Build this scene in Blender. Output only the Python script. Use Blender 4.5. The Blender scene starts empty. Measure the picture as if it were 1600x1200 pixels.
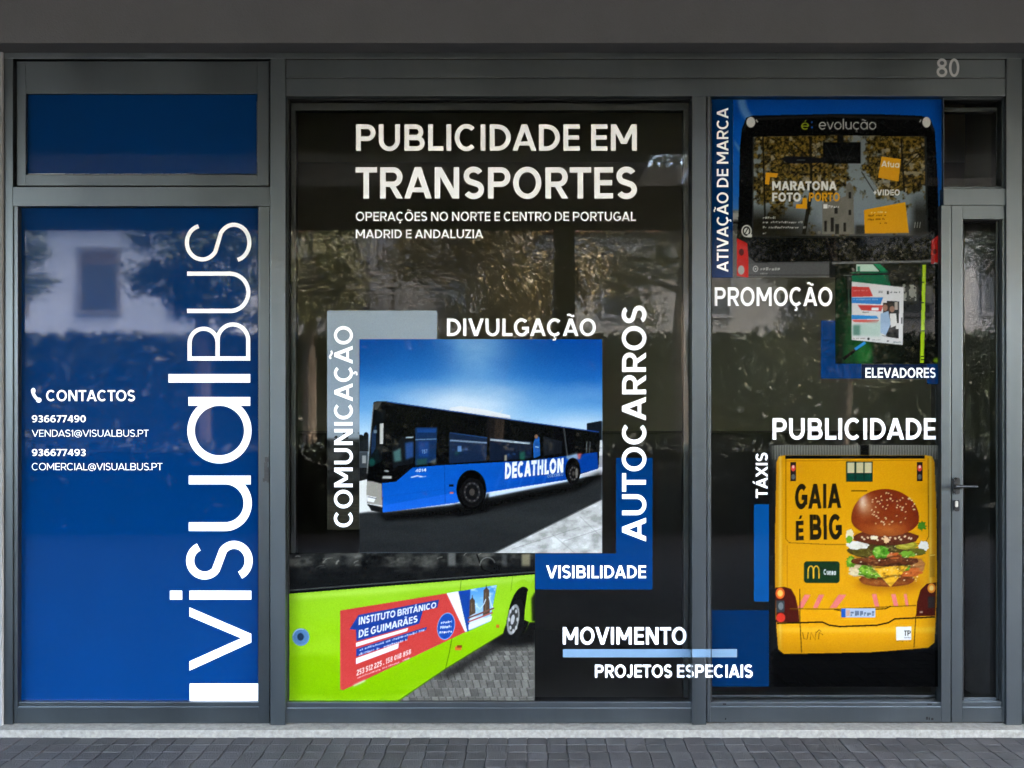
import bpy, bmesh, math, random
import numpy as np
from mathutils import Vector
from mathutils.geometry import delaunay_2d_cdt

# ------------------------------------------------------------------ camera, sky, sun, exposure
D, S = 4.0, 0.0028                    # camera to glass, metres per photo pixel on the glass
VX, VY = 820.0, 640.0                 # where the view axis meets the photo
EYE = (1151.5 - VY) * S * (D - 0.10) / D
scn = bpy.context.scene
cam = bpy.data.cameras.new('camera'); camo = bpy.data.objects.new('camera', cam)
scn.collection.objects.link(camo); scn.camera = camo
camo.location = (0, -D, EYE); camo.rotation_euler = (math.radians(90), 0, 0)
cam.sensor_width = 36; cam.lens = 36 * (D / S) / 1600
cam.shift_x = -(VX - 800) / 1600; cam.shift_y = (VY - 600) / 1600
cam.clip_start = 0.05; cam.clip_end = 2000
scn.view_settings.view_transform = 'Standard'; scn.view_settings.look = 'None'
scn.view_settings.gamma = 1; scn.view_settings.exposure = 6.68
scn.cycles.use_denoising = True
scn.cycles.max_bounces = 10; scn.cycles.diffuse_bounces = 5; scn.cycles.transparent_max_bounces = 16
scn.cycles.caustics_reflective = False; scn.cycles.caustics_refractive = False
scn.cycles.sample_clamp_indirect = 8
EL, AZ = math.radians(58), math.radians(76)     # veiled sun from the right, behind the shop's plane
world = bpy.data.worlds.new('World'); scn.world = world; world.use_nodes = True
wn = world.node_tree.nodes; sky = wn.new('ShaderNodeTexSky'); sky.sky_type = 'NISHITA'
sky.sun_disc = False; sky.dust_density = 6.0; sky.ozone_density = .4; sky.sun_elevation = EL; sky.sun_rotation = AZ
world.node_tree.links.new(sky.outputs[0], wn['Background'].inputs[0])
wn['Background'].inputs[1].default_value = 0.15
sun = bpy.data.lights.new('sun', 'SUN'); suno = bpy.data.objects.new('sun', sun); scn.collection.objects.link(suno)
sun.energy = 1.5; sun.angle = math.radians(12); sun.color = (1, .95, .88)
sd = Vector((math.sin(AZ) * math.cos(EL), math.cos(AZ) * math.cos(EL), math.sin(EL)))
suno.rotation_euler = sd.to_track_quat('Z', 'Y').to_euler(); suno.location = sd * 40

# ------------------------------------------------------------------ helpers
C = scn.collection
rnd = random.Random(5)
def P(px, py, d=0.0):
    k = S * (D - d) / D
    return ((px - VX) * k, -d, EYE + (VY - py) * k)
def lin(c):
    c = np.asarray(c, float) / 255.0
    return np.where(c <= .04045, c / 12.92, ((c + .055) / 1.055) ** 2.4)
def link(name, me, mat=None, parent=None):
    o = bpy.data.objects.new(name, me); C.objects.link(o)
    if mat is not None:
        for m in (mat if isinstance(mat, (list, tuple)) else [mat]): me.materials.append(m)
    if parent is not None: o.parent = parent
    return o
def empty(name, loc=(0, 0, 0)):
    o = bpy.data.objects.new(name, None); C.objects.link(o); o.location = loc; o.empty_display_size = .1
    return o
def tag(o, label=None, cat=None, group=None, kind=None):
    if label: o['label'] = label
    if cat: o['category'] = cat
    if group: o['group'] = group
    if kind: o['kind'] = kind
    return o
def wchild(o, parent):
    o.parent = parent; o.matrix_parent_inverse = parent.matrix_world.inverted(); return o

def mat(name, col, rough=.5, spec=.5, coat=0., metal=0., var=0., vscale=8., bump=0., bscale=60., streak=False, coat_rough=.03):
    m = bpy.data.materials.new(name); m.use_nodes = True
    nt = m.node_tree; b = nt.nodes['Principled BSDF']
    b.inputs['Base Color'].default_value = (*col, 1)
    b.inputs['Roughness'].default_value = rough
    b.inputs['Specular IOR Level'].default_value = spec
    b.inputs['Metallic'].default_value = metal
    b.inputs['Coat Weight'].default_value = coat; b.inputs['Coat Roughness'].default_value = coat_rough; b.inputs['Coat IOR'].default_value = 1.29
    tc = nt.nodes.new('ShaderNodeTexCoord')
    if var:
        n = nt.nodes.new('ShaderNodeTexNoise'); n.inputs['Scale'].default_value = vscale; n.inputs['Detail'].default_value = 7
        n.inputs['Roughness'].default_value = .65
        src = tc.outputs['Object']
        if streak:
            mp = nt.nodes.new('ShaderNodeMapping'); mp.inputs['Scale'].default_value = (1, 1, .12)
            nt.links.new(src, mp.inputs[0]); src = mp.outputs[0]
        nt.links.new(src, n.inputs['Vector'])
        r = nt.nodes.new('ShaderNodeMapRange'); r.inputs[1].default_value = .3; r.inputs[2].default_value = .7
        r.inputs[3].default_value = 1 - var; r.inputs[4].default_value = 1 + var
        nt.links.new(n.outputs['Fac'], r.inputs[0])
        mx = nt.nodes.new('ShaderNodeVectorMath'); mx.operation = 'SCALE'
        mx.inputs[0].default_value = col; nt.links.new(r.outputs[0], mx.inputs['Scale'])
        nt.links.new(mx.outputs[0], b.inputs['Base Color'])
        r2 = nt.nodes.new('ShaderNodeMapRange'); r2.inputs[3].default_value = max(0, rough - .08); r2.inputs[4].default_value = min(1, rough + .1)
        nt.links.new(n.outputs['Fac'], r2.inputs[0]); nt.links.new(r2.outputs[0], b.inputs['Roughness'])
    if bump:
        n2 = nt.nodes.new('ShaderNodeTexNoise'); n2.inputs['Scale'].default_value = bscale; n2.inputs['Detail'].default_value = 4
        nt.links.new(tc.outputs['Object'], n2.inputs['Vector'])
        bp = nt.nodes.new('ShaderNodeBump'); bp.inputs['Strength'].default_value = bump; bp.inputs['Distance'].default_value = .01
        nt.links.new(n2.outputs['Fac'], bp.inputs['Height']); nt.links.new(bp.outputs[0], b.inputs['Normal'])
        if coat and bscale < 5: nt.links.new(bp.outputs[0], b.inputs['Coat Normal'])
    return m

def box(bm, x0, x1, y0, y1, z0, z1, bev=0.0):
    """axis-aligned box added to bm (world coords), optional bevel"""
    vs = [bm.verts.new(p) for p in ((x0, y0, z0), (x1, y0, z0), (x1, y1, z0), (x0, y1, z0), (x0, y0, z1), (x1, y0, z1), (x1, y1, z1), (x0, y1, z1))]
    fs = [bm.faces.new([vs[i] for i in f]) for f in ((0, 3, 2, 1), (4, 5, 6, 7), (0, 1, 5, 4), (1, 2, 6, 5), (2, 3, 7, 6), (3, 0, 4, 7))]
    if bev:
        es = list({e for f in fs for e in f.edges})
        bmesh.ops.bevel(bm, geom=es, offset=bev, segments=2, profile=.6, affect='EDGES')
def pbox(bm, px0, px1, py0, py1, df, db=-.05, bev=.0012):
    """box whose front face covers a photo-pixel rectangle at depth df, running back to db"""
    a = P(px0, py1, df); b = P(px1, py0, df)
    box(bm, a[0], b[0], -df, -db, a[2], b[2], bev)
def pring(bm, o, i, df, db=-.05, bev=.0012):
    ox0, oy0, ox1, oy1 = o; ix0, iy0, ix1, iy1 = i
    if ix0 > ox0: pbox(bm, ox0, ix0, oy0, oy1, df, db, bev)
    if ox1 > ix1: pbox(bm, ix1, ox1, oy0, oy1, df, db, bev)
    if iy0 > oy0: pbox(bm, ix0, ix1, oy0, iy0, df, db, bev)
    if oy1 > iy1: pbox(bm, ix0, ix1, iy1, oy1, df, db, bev)
def bmobj(name, bm, m, parent=None, smooth=False):
    me = bpy.data.meshes.new(name); bmesh.ops.recalc_face_normals(bm, faces=bm.faces[:]); bm.to_mesh(me); bm.free()
    if smooth: me.polygons.foreach_set('use_smooth', [True] * len(me.polygons))
    return link(name, me, m, parent)
def boxobj(name, m, parent, boxes, bev=.004):
    bm = bmesh.new()
    for b in boxes: box(bm, *b, bev)
    return bmobj(name, bm, m, parent)

# ------------------------------------------------------------------ materials
M = {}
M['alu'] = mat('anthracite_lacquer', (.098, .110, .116), .33, .4, metal=.97, var=.10, vscale=3.5, streak=True)
M['alu2'] = mat('anthracite_sash_lacquer', (.076, .085, .088), .33, .4, metal=.97, var=.10, vscale=3.5, streak=True)
M['gasket'] = mat('black_rubber', (.005, .005, .005), .7, .2)
M['black'] = mat('black_handle', (.004, .004, .0045), .28, .5, var=.1, vscale=40)
M['steel'] = mat('cylinder_steel', (.55, .53, .48), .3, .5, metal=1, var=.1, vscale=90)
M['concrete'] = mat('lintel_render', (.066, .067, .069), .85, .3, var=.10, vscale=3, bump=.25, bscale=160)
M['pillar'] = mat('pillar_stone', (.15, .15, .148), .8, .3, var=.12, vscale=6, bump=.2, bscale=80)
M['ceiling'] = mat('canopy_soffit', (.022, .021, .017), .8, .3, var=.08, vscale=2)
M['band'] = mat('canopy_pale_panel', (.8, .8, .79), .7, .3, var=.05, vscale=2)
M['room'] = mat('room_wall', (.27, .265, .21), .8, .3, var=.1, vscale=2)
M['roomfloor'] = mat('room_floor', (.06, .057, .05), .5, .4, var=.1, vscale=4)
WHITE = (.93, .93, .93)
M['white'] = mat('white_vinyl', WHITE, .45, .2)
M['greywhite'] = mat('pale_vinyl_number', (.30, .30, .298), .4, .4)
M['ice'] = mat('pale_blue_vinyl', (.105, .17, .24), .35, .4, var=.03, vscale=30)
M['blue'] = mat('blue_vinyl', (.0002, .0195, .086), 0.5, 0, coat=1, var=.05, vscale=2, bump=.03, bscale=1.2)
M['blue_mid'] = mat('mid_blue_vinyl', (.0002, .0195, .086), .5, 0, coat=.5, var=.04, vscale=12)
M['blue_deep'] = mat('deep_blue_vinyl', (.0002, .0095, .036), .5, 0, coat=.5, var=.04, vscale=12)
M['blue_sky'] = mat('bright_blue_vinyl', (.001, .034, .125), .5, 0, coat=.5, var=.04, vscale=12)
M['navy'] = mat('navy_vinyl', (.001, .006, .026), .5, 0, coat=.5, var=.1, vscale=40)
def glass_mat():
    m = bpy.data.materials.new('window_glass'); m.use_nodes = True; nt = m.node_tree
    for n in list(nt.nodes): nt.nodes.remove(n)
    out = nt.nodes.new('ShaderNodeOutputMaterial'); mx = nt.nodes.new('ShaderNodeMixShader')
    tr = nt.nodes.new('ShaderNodeBsdfTransparent'); tr.inputs[0].default_value = (.86, .85, .80, 1)
    gl = nt.nodes.new('ShaderNodeBsdfGlossy'); gl.inputs['Roughness'].default_value = .004; gl.inputs[0].default_value = (1, 1, 1, 1)
    fr = nt.nodes.new('ShaderNodeFresnel'); fr.inputs[0].default_value = 1.34
    tc = nt.nodes.new('ShaderNodeTexCoord'); nz = nt.nodes.new('ShaderNodeTexNoise'); nz.inputs['Scale'].default_value = 1.3; nz.inputs['Detail'].default_value = 1
    bp = nt.nodes.new('ShaderNodeBump'); bp.inputs['Strength'].default_value = .03; bp.inputs['Distance'].default_value = .01
    L = nt.links.new
    L(tc.outputs['Object'], nz.inputs['Vector']); L(nz.outputs['Fac'], bp.inputs['Height']); L(bp.outputs[0], gl.inputs['Normal'])
    L(fr.outputs[0], mx.inputs[0]); L(tr.outputs[0], mx.inputs[1]); L(gl.outputs[0], mx.inputs[2]); L(mx.outputs[0], out.inputs[0])
    return m
M['glass'] = glass_mat()
def print_mat(name, coat=.5):
    m = bpy.data.materials.new(name); m.use_nodes = True; nt = m.node_tree; b = nt.nodes['Principled BSDF']
    a = nt.nodes.new('ShaderNodeVertexColor'); a.layer_name = 'print'
    nt.links.new(a.outputs['Color'], b.inputs['Base Color'])
    b.inputs['Roughness'].default_value = .4; b.inputs['Specular IOR Level'].default_value = 0; b.inputs['Coat Weight'].default_value = coat; b.inputs['Coat IOR'].default_value = 1.29; b.inputs['Coat Roughness'].default_value = .02
    return m
M['print'] = print_mat('printed_vinyl', .35)

#SECTION building
# ------------------------------------------------------------------ the shop building: walls, canopy, aluminium front
shop = tag(empty('shop_building', (0, 0, 0)), 'grey rendered shop building with a dark anthracite aluminium and glass front', 'building')
XL, XR = P(3, 0, .05)[0], P(1603, 0, .05)[0]
lint_z = P(0, 67, .14)[2]
boxobj('lintel', M['concrete'], shop, [(-11, 11, -.14, .6, lint_z, 3.35)], .004)
boxobj('unseen_upper_wall', M['concrete'], shop, [(-11, 11, -.1, .6, 3.35, 6.6)], .0)  # unseen storey above, added to keep the sun out
boxobj('pillar', M['pillar'], shop, [(-11, XL, -.05, .5, 0.0, lint_z - .001)], .004)
boxobj('pillar', M['pillar'], shop, [(XR, 11, -.05, .5, 0.0, lint_z - .001)], .004)
boxobj('roof', M['concrete'], shop, [(-11, 11, -.1, 9, 6.6, 6.8)], .0)  # unseen roof of the shop, added with the wall to block the sun
# canopy over the pavement
sx0, sx1 = .97, 1.36
boxobj('canopy', M['ceiling'], shop, [(-11, 11, -3.0, -.141, 3.352, 3.52), (-11, 11, -6.0, -4.0, 3.352, 3.52)], .0)
boxobj('canopy_panel', M['band'], shop, [(-11, sx0, -4.0, -3.0, 3.352, 3.40), (sx1, 3.4, -4.0, -3.0, 3.352, 3.40), (4.25, 11, -4.0, -3.0, 3.352, 3.40), (3.4, 4.25, -3.72, -3.0, 3.352, 3.40)], .0)
for cx in (-10.8, .42, 10.8):
    boxobj('column', M['concrete'], shop, [(cx - .11, cx + .11, -5.9, -5.68, 0, 3.351)], .006)
# dark room behind the glass
boxobj('room_wall', M['room'], shop, [(-3.2, 3.2, 2.3, 2.4, 0, 3.1), (-3.3, -3.2, .06, 3.6, 0, 3.1), (3.2, 3.3, .06, 3.6, 0, 3.1)], 0)
boxobj('room_floor', M['roomfloor'], shop, [(-3.3, 3.3, .06, 3.6, -.05, .02)], 0)
boxobj('added_counter', mat('dark_counter', (.032, .031, .027), .6, .3, var=.2, vscale=6), shop, [(-3.1, 3.1, 1.7, 2.29, .021, 1.25), (-3.1, -1.9, .5, 1.699, .021, .74)], .004)  # added dark furniture, keeps the lower glass dark
boxobj('room_ceiling', mat('room_ceiling', (.78, .76, .62), .8, .3, var=.05, vscale=2), shop, [(-3.3, 3.3, .06, 3.6, 3.1, 3.2)], 0)

def fobj(name, m, parent, boxes=(), rings=(), db=-.05):
    bm = bmesh.new()
    for b in boxes: pbox(bm, *b[:4], b[4], b[5] if len(b) > 5 else db)
    for r in rings: pring(bm, r[0], r[1], r[2], r[3] if len(r) > 3 else db)
    return bmobj(name, bm, m, parent)
def pane(parent, x0, y0, x1, y1, d=0.0):
    bm = bmesh.new()
    vs = [bm.verts.new(P(*q, d)) for q in ((x0, y1), (x1, y1), (x1, y0), (x0, y0))]
    bm.faces.new(vs)
    me = bpy.data.meshes.new('glass'); bm.to_mesh(me); bm.free()
    return link('glass', me, M['glass'], parent)
A, A2, GK = M['alu'], M['alu2'], M['gasket']
# fixed frame members
fobj('frame_head', A, shop, [(3.5, 1603, 62, 91.5, .035)])
fobj('header_panel', A, shop, [(447.5, 1571, 93.5, 121, .043), (447.5, 1571, 122.6, 150, .046)])
fobj('header_groove', GK, shop, [(446.3, 1572, 91.6, 150, .034)])
fobj('jamb', A2, shop, [(3.5, 20, 91.6, 1133, .036)])
fobj('jamb', A, shop, [(1572.5, 1596.5, 91.6, 1133, .046), (1597, 1604, 91.6, 1133, .03)])
fobj('mullion', A, shop, [(422.5, 446, 91.6, 1133, .046)])
fobj('mullion', A, shop, [(1081.5, 1103.5, 150.2, 1132.5, .046)])
fobj('transom', A2, shop, [(20.3, 422.2, 292, 322, .038)])
fobj('transom', A, shop, [(1474.5, 1572, 294.5, 320.5, .040)])
# upper left light
w = fobj('window', A2, shop, rings=[((26, 96, 420, 290), (40, 146, 402, 273), .018)])
fobj('gasket', GK, w, rings=[((40, 146, 402, 273), (41.2, 147.5, 401.2, 272.4), .008), ((20.3, 91.8, 422, 291.8), (26, 96, 420, 290), .004)])
pane(w, 40, 146, 402, 273)
# lower left sash behind the big blue sheet
w = fobj('window', A2, shop, rings=[((20.3, 322.3, 421, 1130), (28, 322.4, 404.5, 1104.5), .030), ((28, 322.4, 404.5, 1104.5), (28.2, 322.4, 404.4, 1097), .025)])
fobj('gasket', GK, w, rings=[((28.3, 322.5, 404.3, 1096.9), (30.6, 324.5, 403.4, 1095.8), .010), ((20.3, 1130.1, 421, 1132), (20.4, 1130.1, 420.9, 1130.2), .012)])
pane(w, 28, 322, 405, 1097)
bm = bmesh.new()                                               # worn latch plate
for (a, b, c, d_, e) in ((413.6, 419.6, 714, 722, .0335), (412.6, 417, 722, 752, .0345), (416.8, 420.2, 730, 754, .0325), (410.5, 414, 747, 753, .033)):
    pbox(bm, a, b, c, d_, e, .028, .0006)
bmobj('latch', bm, mat('worn_latch', (.02, .019, .018), .5, .4, var=.6, vscale=120), w)
# centre window
w = fobj('window', A, shop, [(446.3, 1081.3, 1106.5, 1129.5, .034), (446.3, 1081.3, 1097.5, 1106.2, .026)])
fobj('gasket', GK, w, [(446.3, 1081.3, 1129.7, 1132, .012), (446.3, 451.5, 150.3, 1097.3, .006), (1079.5, 1081.3, 150.3, 1097.3, .006), (451.6, 1079.4, 150.3, 156.5, .008), (451.6, 1079.4, 1095.4, 1097.3, .008)])  # black strips: rubber gasket plus the deep recess's shade put into the colour
fobj('inner_frame', A2, w, [(451, 1080, 160, 172, -.03, -.07), (454, 462, 172, 1090, -.03, -.07), (1068, 1076, 172, 1090, -.03, -.07)])
pane(w, 447, 151, 1081, 1097)
# tall side light with the posters
w = fobj('window', A, shop, [(1105.2, 1110.3, 150.3, 1128.2, .034), (1470.8, 1485.4, 320.8, 1128.2, .034), (1110.5, 1470.6, 1104.3, 1128.2, .033), (1110.5, 1470.6, 1097.3, 1104, .027)])
fobj('gasket', GK, w, [(1103.6, 1486.6, 1128.4, 1131.5, .012), (1103.6, 1105, 150.3, 1128, .004), (1110.4, 1112, 150.3, 1097, .006), (1112.1, 1467.5, 1095.4, 1097.1, .006), (1485.6, 1486.8, 320.8, 1128, .006), (1112.1, 1474.3, 150.3, 153, .008)])
fobj('bead', M['gasket'], w, [(1467.2, 1470.7, 436, 1097.1, .010)])
fobj('inner_frame', A2, w, [(1113, 1462, 1086, 1090, -.02, -.06), (1461, 1466, 440, 1090, -.02, -.06)])
pane(w, 1104, 151, 1474, 1097)
for a, b, c, d_ in ((1129.5, 1134.5, 1099.2, 1101.2), (1133, 1134.6, 1122, 1124.6), (1447, 1450, 1120, 1124.5), (1451, 1453, 1121, 1125), (1455, 1458.5, 1122, 1125), (1449, 1456, 1099.5, 1101.2)):
    bm = bmesh.new(); pbox(bm, a, b, c, d_, .0338 if c > 1110 else .0278, .0325 if c > 1110 else .0265, 0); bmobj('scuff', bm, M['gasket'], w)
# light over the door
w = fobj('window', A2, shop, rings=[((1474.5, 150.3, 1572, 294.3), (1474.6, 154, 1565.5, 291.5), .022)])
fobj('gasket', GK, w, rings=[((1474.6, 154, 1565.5, 291.5), (1475, 157, 1563.5, 290.5), .008)])
fobj('inner_frame', A2, w, [(1475, 1564, 168, 174, -.02, -.06), (1556, 1562, 174, 290, -.02, -.06)])
pane(w, 1474, 151, 1567, 292)
# narrow glass door
w = fobj('door', A, shop, [(1487, 1504, 321, 1128.2, .034), (1504.3, 1570, 321, 342.5, .034), (1566.3, 1570, 342.8, 1128.2, .034), (1504.3, 1566, 1105, 1128.2, .033), (1504.3, 1566, 1096.5, 1104.6, .027)])
fobj('gasket', GK, w, [(1486.6, 1572, 1128.4, 1131.5, .012), (1570.2, 1572.4, 320.8, 1128, .006), (1504.2, 1506, 342.8, 1096.3, .008), (1506.1, 1566, 342.8, 346, .008), (1560.5, 1566, 346.2, 1096.3, .008), (1506.1, 1560, 1094.5, 1096.3, .008)])
fobj('bead', A2, w, [(1556.5, 1560.3, 346.2, 1092, .004), (1506.2, 1556.3, 1090, 1094.3, .004)])
pane(w, 1504, 342, 1567, 1097)
def rounded_plate(bm, px0, px1, py0, py1, df, db, r):
    a = P(px0, py1, df); b = P(px1, py0, df); pts = []
    for cx, cz, a0 in ((b[0] - r, b[2] - r, 0), (a[0] + r, b[2] - r, 90), (a[0] + r, a[2] + r, 180), (b[0] - r, a[2] + r, 270)):
        for k in range(6):
            t = math.radians(a0 + 18 * k); pts.append((cx + r * math.cos(t), cz + r * math.sin(t)))
    f = [bm.verts.new((x, -df, z)) for x, z in pts]; g = [bm.verts.new((x, -db, z)) for x, z in pts]
    bm.faces.new(f); n = len(pts)
    for i in range(n): bm.faces.new((f[i], g[i], g[(i + 1) % n], f[(i + 1) % n]))
def cyl(bm, p0, p1, r0, r1, seg=14):
    p0, p1 = Vector(p0), Vector(p1); q = (p1 - p0).normalized().to_track_quat('Z', 'Y'); a, b = [], []
    for k in range(seg):
        t = 2 * math.pi * k / seg; v = Vector((math.cos(t), math.sin(t), 0))
        a.append(bm.verts.new(p0 + q @ (v * r0))); b.append(bm.verts.new(p1 + q @ (v * r1)))
    for k in range(seg): bm.faces.new((a[k], a[(k + 1) % seg], b[(k + 1) % seg], b[k]))
    bm.faces.new(a[::-1]); bm.faces.new(b)
bm = bmesh.new()
rounded_plate(bm, 1490.3, 1499.8, 746, 772.3, .042, .034, .009)
c0 = P(1494.5, 760, .042); c1 = P(1494.5, 760, .082); c2 = P(1527.5, 760.6, .082)
cyl(bm, c0, c1, .0085, .0085); cyl(bm, (c1[0] - .006, c1[1], c1[2]), c2, .0085, .0062)
bmobj('handle', bm, M['black'], w)
bm = bmesh.new(); rounded_plate(bm, 1490.6, 1499.4, 781, 799, .041, .034, .008); lk = bmobj('lock', bm, M['black'], w)
bm = bmesh.new(); rounded_plate(bm, 1492.8, 1497.2, 782.6, 792.5, .047, .041, .006)
bmobj('lock_cylinder', bm, M['steel'], w)
# stone sill on which the whole front stands
zs = P(0, 1131.2, .03)[2]
bm = bmesh.new(); box(bm, -6, 6, -.105, .2, -.02, zs, .005)
tag(bmobj('stone_sill', bm, mat('pale_limestone', (.18, .168, .142), 0.8, .2, var=.34, vscale=48, bump=.7, bscale=190)), 'pale limestone sill slab running along the foot of the shop front', 'sill')

#SECTION font
# ------------------------------------------------------------------ lettering: a geometric sans built from strokes
def arcp(cx, cy, rx, ry, a0, a1, n=None):
    n = n or max(4, int(abs(a1 - a0) / 7)); t = np.radians(np.linspace(a0, a1, n + 1))
    return np.c_[cx + rx * np.cos(t), cy + ry * np.sin(t)]
def ring(cx, cy, rx, ry, w, h, a0, a1):
    return np.r_[arcp(cx, cy, rx, ry, a0, a1), arcp(cx, cy, rx - w, ry - h, a1, a0)]
def full(cx, cy, rx, ry, w, h): return [ring(cx, cy, rx, ry, w, h, 0, 180), ring(cx, cy, rx, ry, w, h, 180, 360)]
def rect(x0, y0, x1, y1): return np.array([(x0, y0), (x1, y0), (x1, y1), (x0, y1)], float)
def para(xb, xt, wd, y0=0., y1=1., wt=None):
    wt = wd if wt is None else wt
    return np.array([(xb, y0), (xb + wd, y0), (xt + wt, y1), (xt, y1)], float)
def stroke(pts, w):
    pts = np.asarray(pts, float); d = np.gradient(pts, axis=0); d /= np.linalg.norm(d, axis=1)[:, None] + 1e-12
    n = np.c_[-d[:, 1], d[:, 0]] * w / 2
    return np.r_[pts + n, (pts - n)[::-1]]
def s_path(W, w, cut=28, sp=52):
    ry = (1.03 - w) / 4; rx1 = W / 2 - w / 2 - .015; rx2 = W / 2 - w / 2
    cu = .505 + ry; cl = .495 - ry
    return np.r_[arcp(W / 2, cu, rx1, ry, cut, 180 + sp), arcp(W / 2, cl, rx2, ry, sp, -180 + cut)]
def bowl(x0, xr, y0, y1, w, h):
    r = (y1 - y0) / 2; cx = max(x0, xr - r * 1.02)
    return [rect(x0, y0, cx + 1e-4, y0 + h), rect(x0, y1 - h, cx + 1e-4, y1), ring(cx, (y0 + y1) / 2, xr - cx, r, w, h, -90, 90)]
ACC = {'Ç': 'C', 'Ã': 'A', 'Õ': 'O', 'Á': 'A', 'É': 'E', 'Â': 'A', 'é': 'e', 'ã': 'a', 'ç': 'c'}
def glyph(c, w):
    h = w * .93; sb, rb, ab = .085, .05, .012
    if c in ACC:
        ps, W, l, r = glyph(ACC[c], w); m = W / 2; top = 1.0 if c.isupper() else .72
        if c in 'Çç': ps = ps + [stroke([(m + .02, .02), (m + .0, -.08), (m + .07, -.13), (m + .06, -.21), (m - .09, -.22)], w * .5)]
        elif c in 'ÃÕã':
            x = np.linspace(-.2, .2, 15); ps = ps + [stroke(np.c_[m + x, top + .18 - .05 * np.sin(x * math.pi / .2)], w * .62)]
        elif c in 'ÁÉé': ps = ps + [para(m - .07, m + .03, w * .8, top + .09, top + .27)]
        elif c == 'Â': ps = ps + [stroke([(m - .15, top + .09), (m, top + .22), (m + .15, top + .09)], w * .55)]
        return ps, W, l, r
    if c == ' ': return [], .24, .03, .03
    if c == 'I': return [rect(0, 0, w, 1)], w, sb, sb
    if c == 'A':
        W = .80 + w * .62; aw = w * 1.16; l = para(0, W / 2 - aw / 2, w * 1.07, 0, 1, aw); r = para(W - w * 1.07, W / 2 - aw / 2, w * 1.07, 0, 1, aw)
        return [l, r, rect(W * .2, .20, W * .8, .20 + h * .9)], W, ab, ab
    if c == 'B':
        W = .66 + w * .62
        return [rect(0, 0, w, 1)] + bowl(w - 1e-3, W - .05, .5 - h * .42, 1, w, h) + bowl(w - 1e-3, W, 0, .5 + h * .42, w, h), W, sb, rb
    if c == 'C' or c == 'G':
        W = .80 + w * .3; cx = W / 2 + .02
        ps = [ring(cx, .5, cx, .515, w, h, 46, 314 if c == 'C' else 334)]
        if c == 'G': ps += [rect(cx + .02, .40 - h * .2, W + .02, .40 + h * .78), rect(W + .02 - w, .17, W + .02, .42)]; W += .02
        return ps, W, rb, rb
    if c == 'D':
        W = .67 + w * .72; cx = .28
        return [rect(0, 0, w, 1), rect(w - 1e-3, 0, cx + 1e-4, h), rect(w - 1e-3, 1 - h, cx + 1e-4, 1), ring(cx, .5, W - cx, .5, w, h, -90, 90)], W, sb, rb
    if c in 'EF':
        W = .53 + w * .5; ps = [rect(0, 0, w, 1), rect(w - 1e-3, 1 - h, W, 1), rect(w - 1e-3, .5 - h * .45, W - .03, .5 + h * .5)]
        if c == 'E': ps.append(rect(w - 1e-3, 0, W, h))
        return ps, W, sb, .05
    if c == 'H': W = .82; return [rect(0, 0, w, 1), rect(W - w, 0, W, 1), rect(w - 1e-3, .5 - h / 2, W - w + 1e-3, .5 + h / 2)], W, sb, sb
    if c == 'J': return [rect(.5 - w, .3, .5, 1), ring(.24, .3, .26, .315, w, h, 205, 360)], .5, .02, sb
    if c == 'L': W = .49 + w * .5; return [rect(0, 0, w, 1), rect(w - 1e-3, 0, W, h)], W, sb, .03
    if c == 'M':
        W = .86 + w * .7; k = w * 1.12
        return [rect(0, 0, w, 1), rect(W - w, 0, W, 1), np.array([(W / 2 - k / 2, .26), (W / 2 + k / 2, .26), (k, 1), (0, 1)]), np.array([(W / 2 - k / 2, .26), (W / 2 + k / 2, .26), (W, 1), (W - k, 1)])], W, sb, sb
    if c == 'N': W = .72 + w * .5; k = w * 1.22; return [rect(0, 0, w, 1), rect(W - w, 0, W, 1), para(W - k, 0, k)], W, sb, sb
    if c == 'O': W = .87 + w * .35; return full(W / 2, .5, W / 2, .515, w, h), W, rb, rb
    if c in 'PR':
        W = .62 + w * .66; ps = [rect(0, 0, w, 1)] + bowl(w - 1e-3, W, .37, 1, w, h)
        if c == 'R': ps.append(para(W - w * 1.12 + .01, .30, w * 1.12, 0, .40))
        return ps, W, sb, .04
    if c == 'S': W = .58 + w * .62; return [stroke(s_path(W, w), w)], W, .045, .045
    if c == 'T': W = .60 + w * .6; return [rect(W / 2 - w / 2, 0, W / 2 + w / 2, 1 - h + 1e-3), rect(0, 1 - h, W, 1)], W, .02, .02
    if c == 'U': W = .68 + w * .7; return [rect(0, .39, w, 1), rect(W - w, .39, W, 1), ring(W / 2, .40, W / 2, .415, w, h, 180, 360)], W, sb, sb
    if c == 'V': W = .80 + w * .62; aw = w * 1.16; return [para(W / 2 - aw / 2, 0, aw, 0, 1, w * 1.07), para(W / 2 - aw / 2, W - w * 1.07, aw, 0, 1, w * 1.07)], W, ab, ab
    if c == 'X': W = .86; return [para(0, W - w * 1.2, w * 1.2), para(W - w * 1.2, 0, w * 1.2)], W, ab, ab
    if c == 'Y': W = .84; return [rect(W / 2 - w / 2, 0, W / 2 + w / 2, .46), para(W / 2 - w / 2, 0, w, .4, 1, w * 1.1), para(W / 2 - w / 2, W - w * 1.1, w, .4, 1, w * 1.1)], W, ab, ab
    if c == 'Z': W = .66; return [rect(0, 0, W, h), rect(0, 1 - h, W, 1), para(0, W - w * 1.25, w * 1.25, h * .5, 1 - h * .5)], W, .04, .04
    if c == '0': W = .64; return full(W / 2, .5, W / 2, .51, w, h), W, .05, .05
    if c == '1': return [rect(.2, 0, .2 + w, 1), para(0, .2, w * .8, .74, 1)], .2 + w, .02, .08
    if c == '2': W = .62; return [stroke(np.r_[arcp(.31, .70, .31 - w / 2, .30 - w / 2, 165, -30), [(w * .5, h * .7)]], w), rect(0, 0, W, h)], W, .04, .04
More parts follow.
